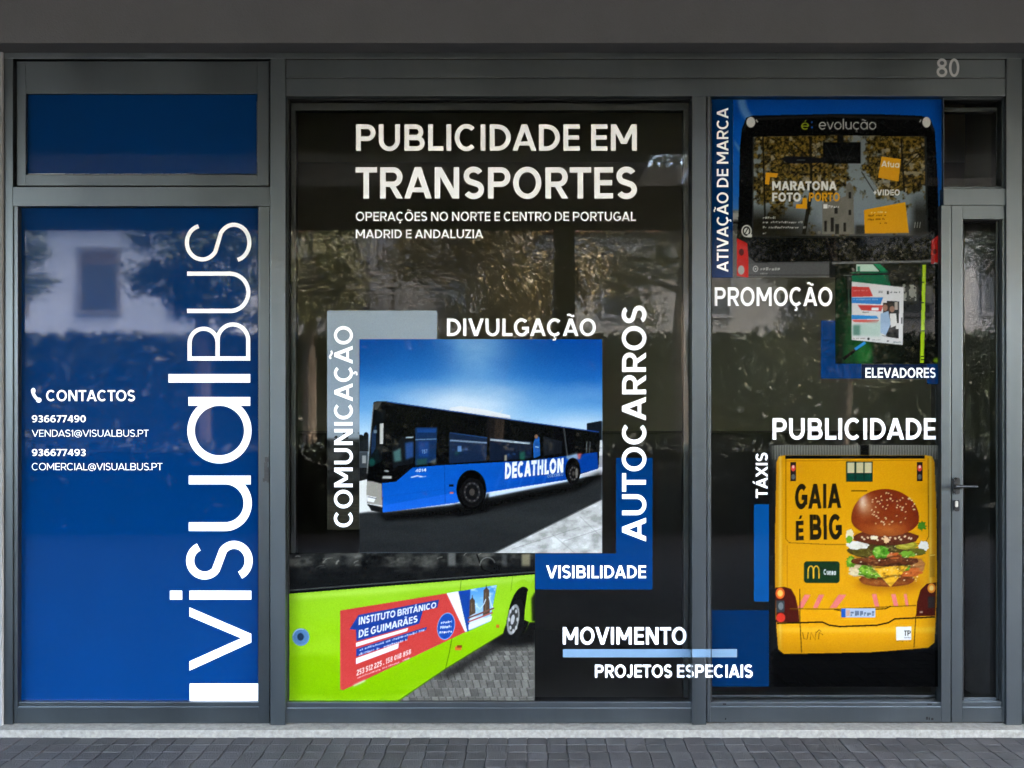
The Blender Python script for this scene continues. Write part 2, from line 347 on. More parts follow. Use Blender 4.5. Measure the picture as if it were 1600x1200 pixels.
    if c == '3':
        W = .62; r = .31 - w / 2
        return [stroke(np.r_[arcp(.30, .75, r - .02, .25 - w / 2 + .01, 150, -90)], w), stroke(arcp(.30, .27, r, .29 - w / 2, 90, -150), w), rect(.2, .5 - h / 2, .34, .5 + h / 2)], W, .03, .05
    if c == '4': W = .70; return [rect(W * .62, 0, W * .62 + w, 1), rect(0, .22, W, .22 + h), para(0, W * .62 - w * .35, w * 1.15, .22 + h * .4, 1)], W, .03, .03
    if c == '5': W = .60; return [rect(.04, 1 - h, W - .02, 1), rect(.04, .5, .04 + w, 1), stroke(arcp(.29, .32, .31 - w / 2, .33 - w / 2, 130, -145), w)], W, .04, .05
    if c in '69':
        W = .64; a = full(W / 2, .32, W / 2, .335, w, h) + [stroke(np.r_[[(w / 2, .32)], arcp(W / 2 + .06, .47, W / 2 + .06 - w / 2, .54 - w / 2, 180, 62)], w)]
        if c == '9': a = [np.c_[W - p[:, 0], 1 - p[:, 1]] for p in a]
        return a, W, .05, .05
    if c == '7': W = .58; return [rect(0, 1 - h, W, 1), para(.10, W - w * 1.1, w * 1.1, 0, 1 - h * .5)], W, .03, .03
    if c == '8': W = .66; return full(W / 2, .27, W / 2, .285, w, h) + full(W / 2, .755, W / 2 - .035, .255, w, h), W, .05, .05
    if c == '@':
        W = 1.02; return [stroke(arcp(.51, .42, .46, .50, -60, 285), w * .8)] + full(.50, .42, .22, .25, w * .8, w * .8) + [rect(.66, .2, .66 + w * .8, .66), stroke(arcp(.80, .32, .12, .15, 180, 350), w * .8)], W, .05, .05
    if c == '.': return [rect(0, 0, w * 1.15, w * 1.15)], w * 1.15, .06, .06
    if c == '-': return [rect(0, .36, .32, .36 + h)], .32, .06, .06
    if c == '+': return [rect(0, .42, .5, .42 + h), rect(.25 - w / 2, .2, .25 + w / 2, .8)], .5, .05, .05
    if c == ':': return [rect(0, 0, w, w), rect(0, .5, w, .5 + w)], w, .06, .06
    x = .72; r = x / 2
    if c == 'o': return full(r, r, r, r + .01, w, h), x, .05, .05
    if c == 'e': return [ring(r, r, r, r + .01, w, h, 0, 318), rect(w * .5, r - h / 2, x - w * .3, r + h / 2)], x, .05, .05
    if c == 'a': return full(r, r, r, r + .01, w, h) + [rect(x - w, 0, x, x)], x, .05, .08
    if c == 'c': return [ring(r, r, r, r + .01, w, h, 45, 315)], x * .92, .05, .04
    if c == 'l': return [rect(0, 0, w, 1.03)], w, .08, .08
    if c == 'i': return [rect(0, 0, w, x), rect(0, x + .12, w, x + .12 + w)], w, .08, .08
    if c == 'u': return [rect(0, r * .9, w, x), rect(x * .86 - w, 0, x * .86, x), ring(x * .43, r * .9, x * .43, r * .9, w, h, 180, 360)], x * .86, .08, .08
    if c == 'n': return [rect(0, 0, w, x), rect(x * .86 - w, 0, x * .86, r), ring(x * .43, r * 1.1, x * .43, r * .9, w, h, 0, 180)], x * .86, .08, .08
    if c == 'v': W = .7; return [para(W / 2 - w / 2, 0, w, 0, x), para(W / 2 - w / 2, W - w, w, 0, x)], W, .01, .01
    if c == 'r': return [rect(0, 0, w, x), ring(.32, x - .32, .32, .32, w, h, 75, 180)], .36, .08, .02
    if c == 't': return [rect(.12, 0, .12 + w, .95), rect(0, x - h, .36, x)], .36, .02, .02
    if c == 's': ps, W, l, rr = glyph('S', w / x); return [p * x for p in ps], W * x, .04, .04
    return [rect(0, 0, .5, x)], .5, .06, .06
def text_polys(s, w, track=0.0):
    """polygons per glyph in cap-height units from x=0; returns (list of glyph poly lists, width)"""
    x = 0.0; out = []; first = True
    for i, c in enumerate(s):
        ps, W, l, r = glyph(c, w)
        if not first: x += l + track
        out.append([p + (x, 0) for p in ps]); x += W
        if i < len(s) - 1: x += r
        first = False
    return out, x
def ccw(p):
    a = np.sum(p[:, 0] * np.roll(p[:, 1], -1) - np.roll(p[:, 0], -1) * p[:, 1])
    return p if a > 0 else p[::-1]
def union(polys):
    """triangles (n,3,2) covering the union of simple polygons"""
    vs, fs = [], []
    for p in polys:
        p = ccw(np.asarray(p, float)); b = len(vs)
        vs += [Vector((float(q[0]), float(q[1]))) for q in p]; fs.append(list(range(b, b + len(p))))
    v, e, f, ov, oe, of = delaunay_2d_cdt(vs, [], fs, 0, 1e-6, True)
    return [[(v[i].x, v[i].y) for i in t] for t, o in zip(f, of) if o]
def clip(poly, xa, xb):
    for side, xc in ((1, xa), (-1, xb)):
        out = []
        for i in range(len(poly)):
            p, q = poly[i], poly[(i + 1) % len(poly)]; a = side * (p[0] - xc); b = side * (q[0] - xc)
            if a >= 0: out.append(p)
            if (a > 0 > b) or (a < 0 < b):
                t = a / (a - b); out.append((p[0] + t * (q[0] - p[0]), p[1] + t * (q[1] - p[1])))
        poly = out
        if len(poly) < 3: return []
    return poly
ZONES = [(-1e4, 1081.5, None), (1081.5, 1103.5, .0475), (1103.5, 1110.4, .0355), (1110.4, 1e4, None)]
def flat(name, tris, m, parent=None, d=.004, zones=None):
    """flat vinyl mesh from photo-pixel polygons; zones lets it follow the mullion it crosses"""
    vs, fs = [], []
    for t in tris:
        for xa, xb, dz in (zones or [(-1e5, 1e5, None)]):
            q = clip(t, xa, xb) if zones else list(t)
            if len(q) < 3: continue
            b = len(vs); vs += [P(x, y, d if dz is None else dz) for x, y in q]; fs.append(list(range(b, b + len(q))))
    me = bpy.data.meshes.new(name); me.from_pydata(vs, [], fs)
    bm = bmesh.new(); bm.from_mesh(me); bmesh.ops.remove_doubles(bm, verts=bm.verts[:], dist=2e-5)
    for f in bm.faces:
        f.normal_update()
        if f.normal.y > 0: f.normal_flip()
    bm.to_mesh(me); bm.free()
    return link(name, me, m, parent)
def word_polys(s, x0, x1, yb, yc, w, vertical=False):
    """glyph polygons in photo pixels. Horizontal: x0..x1, baseline yb, cap line yc. Vertical: x0 = cap line x, x1 = baseline x, yb bottom, yc top"""
    if vertical: cap = x1 - x0; L = yb - yc
    else: cap = yb - yc; L = x1 - x0
    gl, W = text_polys(s, w); n = max(1, len(s) - 1)
    hs = L / (W * cap); hs2 = min(1.26, max(.78, hs))
    gl, W = text_polys(s, w, (L / (cap * hs2) - W) / n)
    out = []
    for g in gl:
        if not g: continue
        if vertical: out.append([np.c_[x1 - p[:, 1] * cap, yb - p[:, 0] * cap * hs2] for p in g])
        else: out.append([np.c_[x0 + p[:, 0] * cap * hs2, yb - p[:, 1] * cap] for p in g])
    return out
def word(name, s, x0, x1, yb, yc, w=.18, vertical=False, m=None, parent=None, d=.0055, zones=None):
    tris = []
    for g in word_polys(s, x0, x1, yb, yc, w, vertical): tris += union(g)
    return flat(name, tris, m or M['white'], parent, d, zones)
def block(name, x0, y0, x1, y1, m, parent=None, d=.003):
    return flat(name, [[(x0, y1), (x1, y1), (x1, y0), (x0, y0)]], m, parent, d)

#SECTION signs
# ------------------------------------------------------------------ vinyl on the left pane
tag(block('blue_window_film', 41.3, 147.6, 401.1, 271.6, M['blue'], d=.002), 'plain blue film on the small upper light, no lettering', 'window film')
fray = [[(44 + 0, 271.0), (102, 271.0), (102, 272.4), (44, 272.4)]]
xx = 103.
while xx < 300:
    l = rnd.uniform(3, 16); fray.append([(xx, 271.4 + rnd.uniform(0, .5)), (xx + l, 271.4), (xx + l, 272.3), (xx, 272.3)]); xx += l + rnd.uniform(.6, 4)
flat('peeled_edge', fray, M['greywhite'], bpy.data.objects['blue_window_film'], .0026)
tag(block('blue_window_film', 30.7, 324.6, 403.3, 1095.7, M['blue'], d=.002), 'tall blue film covering the whole lower left pane, with white logo and contacts', 'window film')
logo = tag(empty('logo_lettering', P(342, 720, .004)), 'tall white upright lettering reading visualBUS with a white bar at its foot', 'lettering')
def logo_part(name, polys, s=1):
    return wchild(flat(name, union([np.asarray(p, float) for p in polys]), M['white'], None, .0045), logo)
bpy.context.view_layer.update()
def lg(u0, v0, polys):  # letter frame: u up the photo from y=u0, v left from x=391
    return [np.c_[391.3 - p[:, 1], u0 - p[:, 0]] for p in polys]
W12 = 13.6
logo_part('bar', [[(296.5, 1068), (403.2, 1068), (403.2, 1095.6), (296.5, 1095.6)]])
logo_part('letter', [[(296, 949), (296, 963.2), (392.5, 1003.8), (392.5, 990.4)], [(296, 1047.8), (296, 1033.4), (392.5, 990.4), (392.5, 1003.8)]])
logo_part('letter', [[(296, 923), (392.6, 923), (392.6, 936.8), (296, 936.8)], [(265.6, 923), (284.5, 923), (284.5, 936.8), (265.6, 936.8)]])
sp = s_path(62 / 100, .125, 24, 50)
logo_part('letter', lg(907, 0, [stroke(np.c_[sp[:, 0], sp[:, 1]], .125) * 100 + (0, -1.5)]))
logo_part('letter', [[(295, 743.2), (391.8, 743.2), (391.8, 756.8), (295, 756.8)], [(295, 816), (352, 816), (352, 829.7), (295, 829.7)]] + [np.c_[351.5 + q[:, 0], 786.4 + q[:, 1]] for q in [ring(0, 0, 42, 43.3, 12.8, 13.6, -90, 90)]])
logo_part('letter', [[(294.4, 620.3), (391, 620.3), (391, 634), (294.4, 634)]] + full(342.9, 672.8, 50.2, 51.4, 11.6, 12.6))
logo_part('letter', [[(263.3, 584.5), (391, 584.5), (391, 597.8), (263.3, 597.8)]])
def hb(x0, x1, ytop, ybase, w):   # thin bowl of B opening downwards in the photo
    r = (x1 - x0) / 2; cy = ytop + r * 1.03
    return [[(x0, cy), (x0 + w, cy), (x0 + w, ybase), (x0, ybase)], [(x1 - w, cy), (x1, cy), (x1, ybase), (x1 - w, ybase)], np.c_[(x0 + x1) / 2 + ring(0, 0, r, cy - ytop, w, w, 0, 180)[:, 0], cy - ring(0, 0, r, cy - ytop, w, w, 0, 180)[:, 1]]]
logo_part('letter', [[(293, 556.8), (391, 556.8), (391, 563.4), (293, 563.4)]] + hb(336.8, 391, 503.8, 558, 6.4) + hb(293, 343.2, 510.4, 558, 6.4))
logo_part('letter', [[(292.3, 424.3), (360, 424.3), (360, 430.8), (292.3, 430.8)], [(292.3, 482.5), (360, 482.5), (360, 489.2), (292.3, 489.2)], np.c_[359.5 + ring(0, 0, 31.8, 32.4, 6.4, 6.6, -90, 90)[:, 0], 456.8 + ring(0, 0, 31.8, 32.4, 6.4, 6.6, -90, 90)[:, 1]]])
sp = s_path(.62, .064, 14, 58)
logo_part('letter', lg(410, 0, [stroke(sp, .064) * 100 + (0, .5)]))
con = tag(empty('contact_lettering', P(50, 735, .004)), 'small white contact lines with a telephone icon, phone numbers and email addresses', 'lettering')
bpy.context.view_layer.update()
def cpart(name, *a, **k): return wchild(word(name, *a, **k), con)
cpart('heading', 'CONTACTOS', 72, 211, 626.7, 609.5, .175)
cpart('phone_number', '936677490', 49.7, 134, 659.8, 649, .165)
cpart('email_address', 'VENDAS1@VISUALBUS.PT', 49.7, 232.3, 682.2, 671.6, .095)
cpart('phone_number', '936677493', 49.7, 134, 712.4, 701.7, .165)
cpart('email_address', 'COMERCIAL@VISUALBUS.PT', 49.7, 253.8, 734.6, 723.6, .095)
ph = [stroke(np.r_[arcp(66, 607.5, 15.2, 18.5, 175, 100)], 5.0), arcp(52.0, 610.6, 3.6, 4.6, 0, 360, 16)[:-1], arcp(60.6, 625.2, 4.3, 4.0, 0, 360, 16)[:-1]]
wchild(flat('phone_icon', union(ph), M['white'], None, .0055), con)

# ------------------------------------------------------------------ vinyl on the centre pane
head = tag(empty('heading_lettering', P(775, 372, .004)), 'large white heading PUBLICIDADE EM TRANSPORTES with two smaller lines beneath', 'lettering')
bpy.context.view_layer.update()
for nm, s, x0, x1, yb, yc, w_ in (('heading_line', 'PUBLICIDADE EM', 556.4, 995, 235.5, 194.3, .182), ('heading_line', 'TRANSPORTES', 555.5, 995.2, 310.2, 261.2, .185),
                              ('small_line', 'OPERAÇÕES NO NORTE E CENTRO DE PORTUGAL', 556, 993.8, 345.2, 331, .165), ('small_line', 'MADRID E ANDALUZIA', 556, 755, 372.2, 358.6, .165)):
    wchild(word(nm, s, x0, x1, yb, yc, w_), head)
tag(word('word_lettering', 'DIVULGAÇÃO', 698.5, 931, 525, 497.8, .18), 'white word DIVULGAÇÃO just above the blue bus picture', 'lettering')
tag(word('word_lettering', 'COMUNICAÇÃO', 522.2, 551, 823.8, 509.4, .175, True), 'white upright word COMUNICAÇÃO along the left of the blue bus picture', 'lettering')
tag(word('word_lettering', 'AUTOCARROS', 972, 1009.4, 846, 477.4, .18, True), 'white upright word AUTOCARROS right of the blue bus picture', 'lettering')
tag(word('word_lettering', 'VISIBILIDADE', 853.4, 1009.4, 903.4, 883.5, .18), 'white word VISIBILIDADE on the blue corner film', 'lettering')
tag(word('word_lettering', 'MOVIMENTO', 879.5, 1072.4, 1006.9, 980, .19), 'white word MOVIMENTO above the pale blue stripe', 'lettering')
tag(flat('pale_stripe', [[(879.5, 1027), (1151.6, 1027), (1151.6, 1014.2), (879.5, 1014.2)]], M['ice'], None, .0055, ZONES), 'long pale blue stripe under the word MOVIMENTO, crossing the mullion', 'stripe')
tag(word('word_lettering', 'PROJETOS ESPECIAIS', 929.6, 1176, 1058.6, 1038.6, .19, zones=ZONES), 'white words PROJETOS ESPECIAIS below the pale stripe, crossing the mullion', 'lettering')
def ell_film(name, pts, m, d=.003): return flat(name, [list(map(tuple, t)) for t in union([np.array(p, float) for p in pts])], m, None, d)
tag(ell_film('blue_corner_film', [[(962.6, 715.5), (1019.4, 715.5), (1019.4, 866), (962.6, 866)], [(836.3, 865), (1019.4, 865), (1019.4, 921), (836.3, 921)]], M['blue_mid'], .0042), 'blue L shaped film behind VISIBILIDADE and the foot of AUTOCARROS', 'window film')
# ------------------------------------------------------------------ vinyl on the right pane
tag(block('blue_strip_film', 1112.2, 153.4, 1145, 434, M['blue_mid'], d=.003), 'narrow blue film strip behind ATIVAÇÃO DE MARCA beside the black bus picture', 'window film')
tag(word('word_lettering', 'ATIVAÇÃO DE MARCA', 1120, 1138, 425, 168.3, .17, True, d=.0045), 'white upright words ATIVAÇÃO DE MARCA on the narrow blue strip', 'lettering')
tag(word('word_lettering', 'PROMOÇÃO', 1116.6, 1300.6, 478, 448.8, .18), 'white word PROMOÇÃO under the black bus picture', 'lettering')
tag(ell_film('blue_corner_film', [[(1282.7, 500.5), (1305, 500.5), (1305, 591.5), (1282.7, 591.5)], [(1304, 568.4), (1346, 568.4), (1346, 591.5), (1304, 591.5)]], M['blue_mid']), 'small blue L shaped film at the corner of the lift poster picture', 'window film')
tag(ell_film('blue_tab_film', [[(1448.4, 568.6), (1467, 568.6), (1467, 600), (1448.4, 600)]], M['blue_mid'], .0035), 'small blue tab of film at the right end of ELEVADORES', 'window film')
tag(block('navy_strip_film', 1346.2, 569, 1448.2, 592, M['navy'], d=.0028), 'dark navy strip of film behind the word ELEVADORES', 'window film')
tag(word('word_lettering', 'ELEVADORES', 1352.3, 1462, 590.2, 574.7, .18), 'white word ELEVADORES under the lift poster picture', 'lettering')
tag(word('word_lettering', 'PUBLICIDADE', 1207.2, 1462.2, 686.7, 653.4, .185), 'white word PUBLICIDADE above the yellow bus picture, on its own line', 'lettering')
tag(word('word_lettering', 'TÁXIS', 1181, 1199.2, 778, 707.4, .18, True), 'white upright word TÁXIS left of the yellow bus picture', 'lettering')
tag(block('bright_strip_film', 1178, 788, 1201.3, 939.7, M['blue_sky'], d=.003), 'bright blue upright film strip below the word TÁXIS', 'window film')
tag(block('blue_square_film', 1112.2, 953.4, 1201.3, 1072.7, M['blue_deep'], d=.003), 'deep blue square film left of the yellow bus bumper', 'window film')
tag(word('house_number', '80', 1463.4, 1499, 120, 91.6, .155, m=M['greywhite'], d=.0432 + .0012), 'pale grey house number 80 on the dark header over the door', 'house number')

#SECTION prints
# ------------------------------------------------------------------ printed pictures: one mesh grid each, the print held as a colour attribute
class Print:
    def __init__(s, x0, y0, x1, y1, step=1.0, seed=1):
        s.x0, s.y0, s.x1, s.y1 = x0, y0, x1, y1
        s.w = int(round((x1 - x0) / step)) + 1; s.h = int(round((y1 - y0) / step)) + 1
        s.gx = np.linspace(x0, x1, s.w); s.gy = np.linspace(y0, y1, s.h); s.st = step
        s.X, s.Y = np.meshgrid(s.gx, s.gy); s.c = np.zeros((s.h, s.w, 3)); s.rs = np.random.RandomState(seed)
    def mask(s, pts):
        p = np.asarray(pts, float); m = np.zeros((s.h, s.w))
        i0 = max(0, int((p[:, 0].min() - s.x0) / s.st) - 1); i1 = min(s.w, int((p[:, 0].max() - s.x0) / s.st) + 3)
        j0 = max(0, int((p[:, 1].min() - s.y0) / s.st) - 1); j1 = min(s.h, int((p[:, 1].max() - s.y0) / s.st) + 3)
        if i1 <= i0 or j1 <= j0: return m
        k = 2 if (i1 - i0) * (j1 - j0) > 20000 else 3
        o = (np.arange(k) + .5) / k - .5; acc = np.zeros((j1 - j0, i1 - i0)); q = np.roll(p, -1, 0)
        for ox in o:
            for oy in o:
                x = s.X[j0:j1, i0:i1] + ox * s.st; y = s.Y[j0:j1, i0:i1] + oy * s.st; ins = np.zeros(x.shape, bool)
                for (ax, ay), (bx, by) in zip(p, q):
                    if ay == by: continue
                    c = (ay > y) != (by > y)
                    ins ^= c & (x < (bx - ax) * (y - ay) / (by - ay) + ax)
                acc += ins
        m[j0:j1, i0:i1] = acc / (k * k); return m
    def blur(s, m, r):
        if r <= 0: return m
        r = max(1, int(round(r / s.st)))
        for ax in (0, 1):
            for _ in range(2):
                pad = [(0, 0)] * m.ndim; pad[ax] = (r + 1, r); q = np.cumsum(np.pad(m, pad, mode='edge'), axis=ax); n = m.shape[ax]
                m = (np.take(q, np.arange(2 * r + 1, 2 * r + 1 + n), ax) - np.take(q, np.arange(0, n), ax)) / (2 * r + 1)
        return m
    def put(s, m, col, a=1.0):
        m = (m * a)[..., None]; s.c = s.c * (1 - m) + (np.asarray(col, float) / 255 if not isinstance(col, np.ndarray) or col.ndim == 1 else col / 255) * m
    def poly(s, pts, col, a=1.0, blur=0): s.put(s.blur(s.mask(pts), blur), col, a)
    def ell(s, cx, cy, rx, ry, col, a=1.0, blur=0, rot=0, n=28):
        p = arcp(0, 0, rx, ry, 0, 360, n)[:-1]; t = math.radians(rot)
        s.poly(np.c_[cx + p[:, 0] * math.cos(t) - p[:, 1] * math.sin(t), cy + p[:, 0] * math.sin(t) + p[:, 1] * math.cos(t)], col, a, blur)
    def line(s, pts, w, col, a=1.0, blur=0):
        pts = np.asarray(pts, float)
        if len(pts) == 2: pts = np.array([pts[0], (pts[0] + pts[1]) / 2, pts[1]])
        s.poly(stroke(pts, w), col, a, blur)
    def rect(s, x0, y0, x1, y1, col, a=1.0, blur=0): s.poly([(x0, y0), (x1, y0), (x1, y1), (x0, y1)], col, a, blur)
    def grad(s, stops, axis='y', m=None, a=1.0):
        v = s.Y if axis == 'y' else s.X; k = [q[0] for q in stops]
        col = np.stack([np.interp(v, k, [q[1][i] for q in stops]) for i in range(3)], -1)
        s.put(np.ones((s.h, s.w)) if m is None else m, col, a)
    def noise(s, sx, sy=None, oct=4, seed=0):
        sy = sy or sx; r = np.random.RandomState(seed + 77); out = np.zeros((s.h, s.w)); amp = 1; tot = 0
        for o in range(oct):
            nx = int((s.x1 - s.x0) / sx * 2 ** o) + 3; ny = int((s.y1 - s.y0) / sy * 2 ** o) + 3; g = r.rand(ny, nx)
            fx = (s.X - s.x0) / sx * 2 ** o; fy = (s.Y - s.y0) / sy * 2 ** o
            ix = fx.astype(int); iy = fy.astype(int); tx = fx - ix; ty = fy - iy; tx = tx * tx * (3 - 2 * tx); ty = ty * ty * (3 - 2 * ty)
            out += amp * ((g[iy, ix] * (1 - tx) + g[iy, ix + 1] * tx) * (1 - ty) + (g[iy + 1, ix] * (1 - tx) + g[iy + 1, ix + 1] * tx) * ty)
            tot += amp; amp *= .55
        return out / tot
    def text(s, t, quad, col, w=.18, a=1.0):
        """quad: baseline-left, baseline-right, cap-right, cap-left"""
        gl, W = text_polys(t, w); b0, b1, t1, t0 = [np.array(q, float) for q in quad]; m = np.zeros((s.h, s.w))
        for g in gl:
            for p in g:
                u = p[:, :1] / W; v = p[:, 1:]
                m = np.maximum(m, s.mask((b0 * (1 - u) + b1 * u) * (1 - v) + (t0 * (1 - u) + t1 * u) * v))
        s.put(m, col, a)
    def scrawl(s, x0, x1, y, hgt, col, a=1.0, slope=0.0, gap=.25):
        x = x0
        while x < x1:
            l = s.rs.uniform(.35, .8) * hgt
            if s.rs.rand() > gap * .6:
                yy = y + (x - x0) * slope; k = s.rs.uniform(.55, 1)
                s.rect(x, yy - hgt * k, min(x1, x + l), yy - hgt * k * s.rs.uniform(0, .6), col, a)
                s.rect(x, yy - hgt * .35, min(x1, x + l * .5), yy, col, a * .9)
            x += l + hgt * .18
    def build(s, name, label, d=.0015, gain=1.0, grain=.012, inside=None, cat='picture', group=None):
        c = s.c + s.rs.normal(0, grain, (s.h, s.w, 1)) + s.rs.normal(0, grain * .35, s.c.shape)
        c = np.clip(c, .004, 1); c = np.where(c <= .04045, c / 12.92, ((c + .055) / 1.055) ** 2.4) * gain
        k = S * (D - d) / D
        co = np.stack([(s.X - VX) * k, np.full_like(s.X, -d), EYE + (VY - s.Y) * k], -1).reshape(-1, 3)
        idx = np.arange(s.w * s.h).reshape(s.h, s.w)
        q = np.stack([idx[1:, :-1], idx[1:, 1:], idx[:-1, 1:], idx[:-1, :-1]], -1).reshape(-1, 4)
        if inside is not None:
            cx = (s.X[1:, 1:] + s.X[:-1, :-1]).reshape(-1) / 2; cy = (s.Y[1:, 1:] + s.Y[:-1, :-1]).reshape(-1) / 2; q = q[inside(cx, cy)]
            used = np.unique(q); rm = np.full(s.w * s.h, -1); rm[used] = np.arange(len(used)); q = rm[q]; co = co[used]; c = c.reshape(-1, 3)[used]
        me = bpy.data.meshes.new(name); me.vertices.add(len(co)); me.vertices.foreach_set('co', co.ravel())
        me.loops.add(q.size); me.loops.foreach_set('vertex_index', q.ravel().astype(np.int32))
        me.polygons.add(len(q)); me.polygons.foreach_set('loop_start', np.arange(0, q.size, 4, dtype=np.int32))
        me.update(calc_edges=True)
        at = me.color_attributes.new('print', 'FLOAT_COLOR', 'POINT')
        at.data.foreach_set('color', np.c_[c.reshape(-1, 3), np.ones(len(co))].ravel().astype(np.float32))
        return tag(link(name, me, M['print']), label, cat, group)
def qmap(quad):
    b0, b1, t1, t0 = [np.array(q, float) for q in quad]
    return lambda u, v: (b0 * (1 - u) + b1 * u) * (1 - v) + (t0 * (1 - u) + t1 * u) * v
GAIN = .55

# --- pale strip behind COMUNICAÇÃO
p = Print(511.3, 485.3, 683, 827.5, seed=3)
p.grad([(485, (165, 178, 188)), (600, (150, 165, 178)), (660, (158, 170, 180)), (683, (140, 150, 158)), (688, (52, 54, 52)), (700, (30, 31, 29)), (770, (22, 22, 20)), (776, (48, 46, 38)), (827, (38, 37, 30))])
p.put((p.noise(14, 9, 4, 3) > .56) * ((p.Y > 676) & (p.Y < 700)), (24, 26, 26), .9)
p.put(p.blur(((p.noise(30, 12, 3, 5) > .55) & (p.Y > 695) & (p.Y < 770)).astype(float), 2), (64, 66, 64), .5)
p.poly([(511, 706), (521, 694), (534, 712), (526, 724), (511, 722)], (95, 96, 92), .35, 2)
for yy in (786, 791, 797, 804, 810): p.line([(511, yy), (562, yy + 3)], 1.2, (80, 76, 64), .35)
p.build('pale_picture_strip', 'pale grey blue L shaped picture strip behind the word COMUNICAÇÃO', .0012, GAIN, .01, inside=lambda x, y: (x < 561.6) | (y < 530))

# --- blue bus
p = Print(561.7, 530, 941, 864, seed=11)
X, Y = p.X, p.Y
p.grad([(530, (16, 84, 168)), (590, (42, 120, 198)), (640, (108, 172, 226)), (672, (176, 212, 240)), (700, (206, 224, 242))])
p.put(np.clip((X - 800) / 140, 0, 1) * np.clip((640 - Y) / 95, 0, 1), (8, 78, 176), .75)
p.put(np.clip((630 - X) / 80, 0, 1) * np.clip((610 - Y) / 80, 0, 1), (6, 70, 150), .75)
n = p.noise(90, 40, 4, 21)
stk = np.exp(-((X - 742 - (Y - 530) * .05) / 48) ** 2) * np.clip(1 - (Y - 530) / 190, .25, 1)
p.put(np.clip(stk * (.6 + n), 0, 1), (150, 198, 236), .8)
p.put(np.clip(np.exp(-((X - 726) / 85) ** 2 - ((Y - 640) / 34) ** 2) * (.6 + n), 0, 1), (228, 240, 250), .85); p.put(np.clip(np.exp(-((X - 905) / 60) ** 2 - ((Y - 668) / 20) ** 2), 0, 1), (206, 226, 244), .7)
p.put(np.clip((n - .5) * 3, 0, 1) * np.clip((Y - 570) / 90, 0, 1), (170, 205, 238), .45)
# far side: parked trucks, walls
p.poly([(916.7, 661.5), (938, 657.6), (941, 658), (941, 690), (916.7, 690)], (16, 22, 30))
p.rect(561, 684, 576, 706, (26, 30, 34)); p.rect(561, 706, 575, 730, (60, 66, 70)); p.rect(566, 712, 572, 724, (150, 152, 150)); p.rect(561, 730, 574, 752, (24, 25, 26))
p.ell(564, 684, 5, 5, (20, 24, 24)); p.ell(572, 681, 4, 6, (20, 24, 24))
p.rect(932, 688, 941, 742, (216, 218, 220)); p.rect(935, 712, 941, 730, (150, 154, 158)); p.line([(934, 700), (941, 700)], 1, (120, 124, 128))
# ground
g = p.mask([(561, 802), (575, 800), (600, 800), (700, 790), (890, 752), (941, 738), (941, 864), (561, 864)])
p.put(p.mask([(561, 752), (578, 748), (600, 800), (561, 803)]), (222, 222, 216))
p.put(p.blur(g, 1), (30, 32, 33)); p.put(g * p.noise(60, 14, 5, 4), (58, 60, 60), .55); p.put(g * np.clip((Y - 815) / 60, 0, 1), (20, 21, 21), .5)
p.poly([(905, 742), (941, 734), (941, 742), (912, 745)], (200, 202, 204))
conc = p.mask([(770, 866), (941, 781), (941, 866)])
p.put(conc, (186, 186, 182)); nn = p.noise(16, 9, 5, 9)
p.put(conc * np.clip((nn - .5) * 5, 0, 1), (138, 138, 134), .7); p.put(conc * np.clip((.42 - nn) * 6, 0, 1), (226, 226, 222), .7)
for a, b in (((800, 858), (905, 824)), ((862, 834), (900, 866)), ((905, 806), (941, 840)), ((880, 846), (941, 826))): p.line([a, b], .8, (105, 105, 102), .55)
p.line([(768, 866), (941, 780)], 1.4, (110, 110, 108), .8)
# shadow under the bus
p.poly([(588, 796), (604, 803), (720, 790), (900, 754), (940, 736), (940, 748), (900, 768), (720, 806), (600, 815)], (8, 8, 8), .9, 3)
# roof unit
p.poly([(699, 643), (704, 637), (720, 634.5), (762, 641), (797, 649), (798, 656), (702, 645)], (236, 238, 238)); p.poly([(699, 644), (797, 653), (797, 656), (702, 646)], (190, 192, 192)); p.line([(780, 646), (786, 640)], 1, (220, 222, 222))
# body
p.poly([(583.3, 628.5), (588, 627.2), (604, 627), (842, 661.5), (936, 674.5), (937.5, 690), (935.5, 731), (920, 737), (886, 747), (760, 768), (598.5, 800.5), (574, 790), (573, 748), (577, 700)], (9, 10, 12))
p.poly([(584, 629), (597, 627.5), (589, 641), (585, 640)], (70, 68, 64)); p.line([(604, 627.6), (842, 662), (936, 675)], 1.5, (34, 78, 160), .9)
body = p.mask([(597, 754.5), (618, 753), (630, 743), (645, 730.5), (690, 727), (830, 719.5), (933, 706.7), (934.5, 732.5), (900, 741.5), (886.7, 749.5), (760, 769.5), (713, 785.5), (598, 800.7)])
p.put(body, (10, 88, 188)); p.put(body * np.clip((X - 745) / 150, 0, 1), (4, 52, 134), .85); p.put(body * np.clip((Y - 768) / 30, 0, 1), (14, 100, 206), .5); p.put(body * p.noise(40, 14, 4, 41), (4, 60, 150), .35)
p.put(body * p.mask([(598, 790), (720, 768), (720, 790), (598, 803)]), (34, 100, 214), .5)
for k in range(6): p.put(body * p.mask([(770 + k * 18, 770), (785 + k * 18, 726), (789 + k * 18, 726), (774 + k * 18, 770)]), (38, 92, 190), .35)
p.line([(694.5, 727), (695.5, 786)], .9, (12, 54, 130), .8); p.line([(598, 776), (713, 762)], .8, (20, 70, 160), .45)
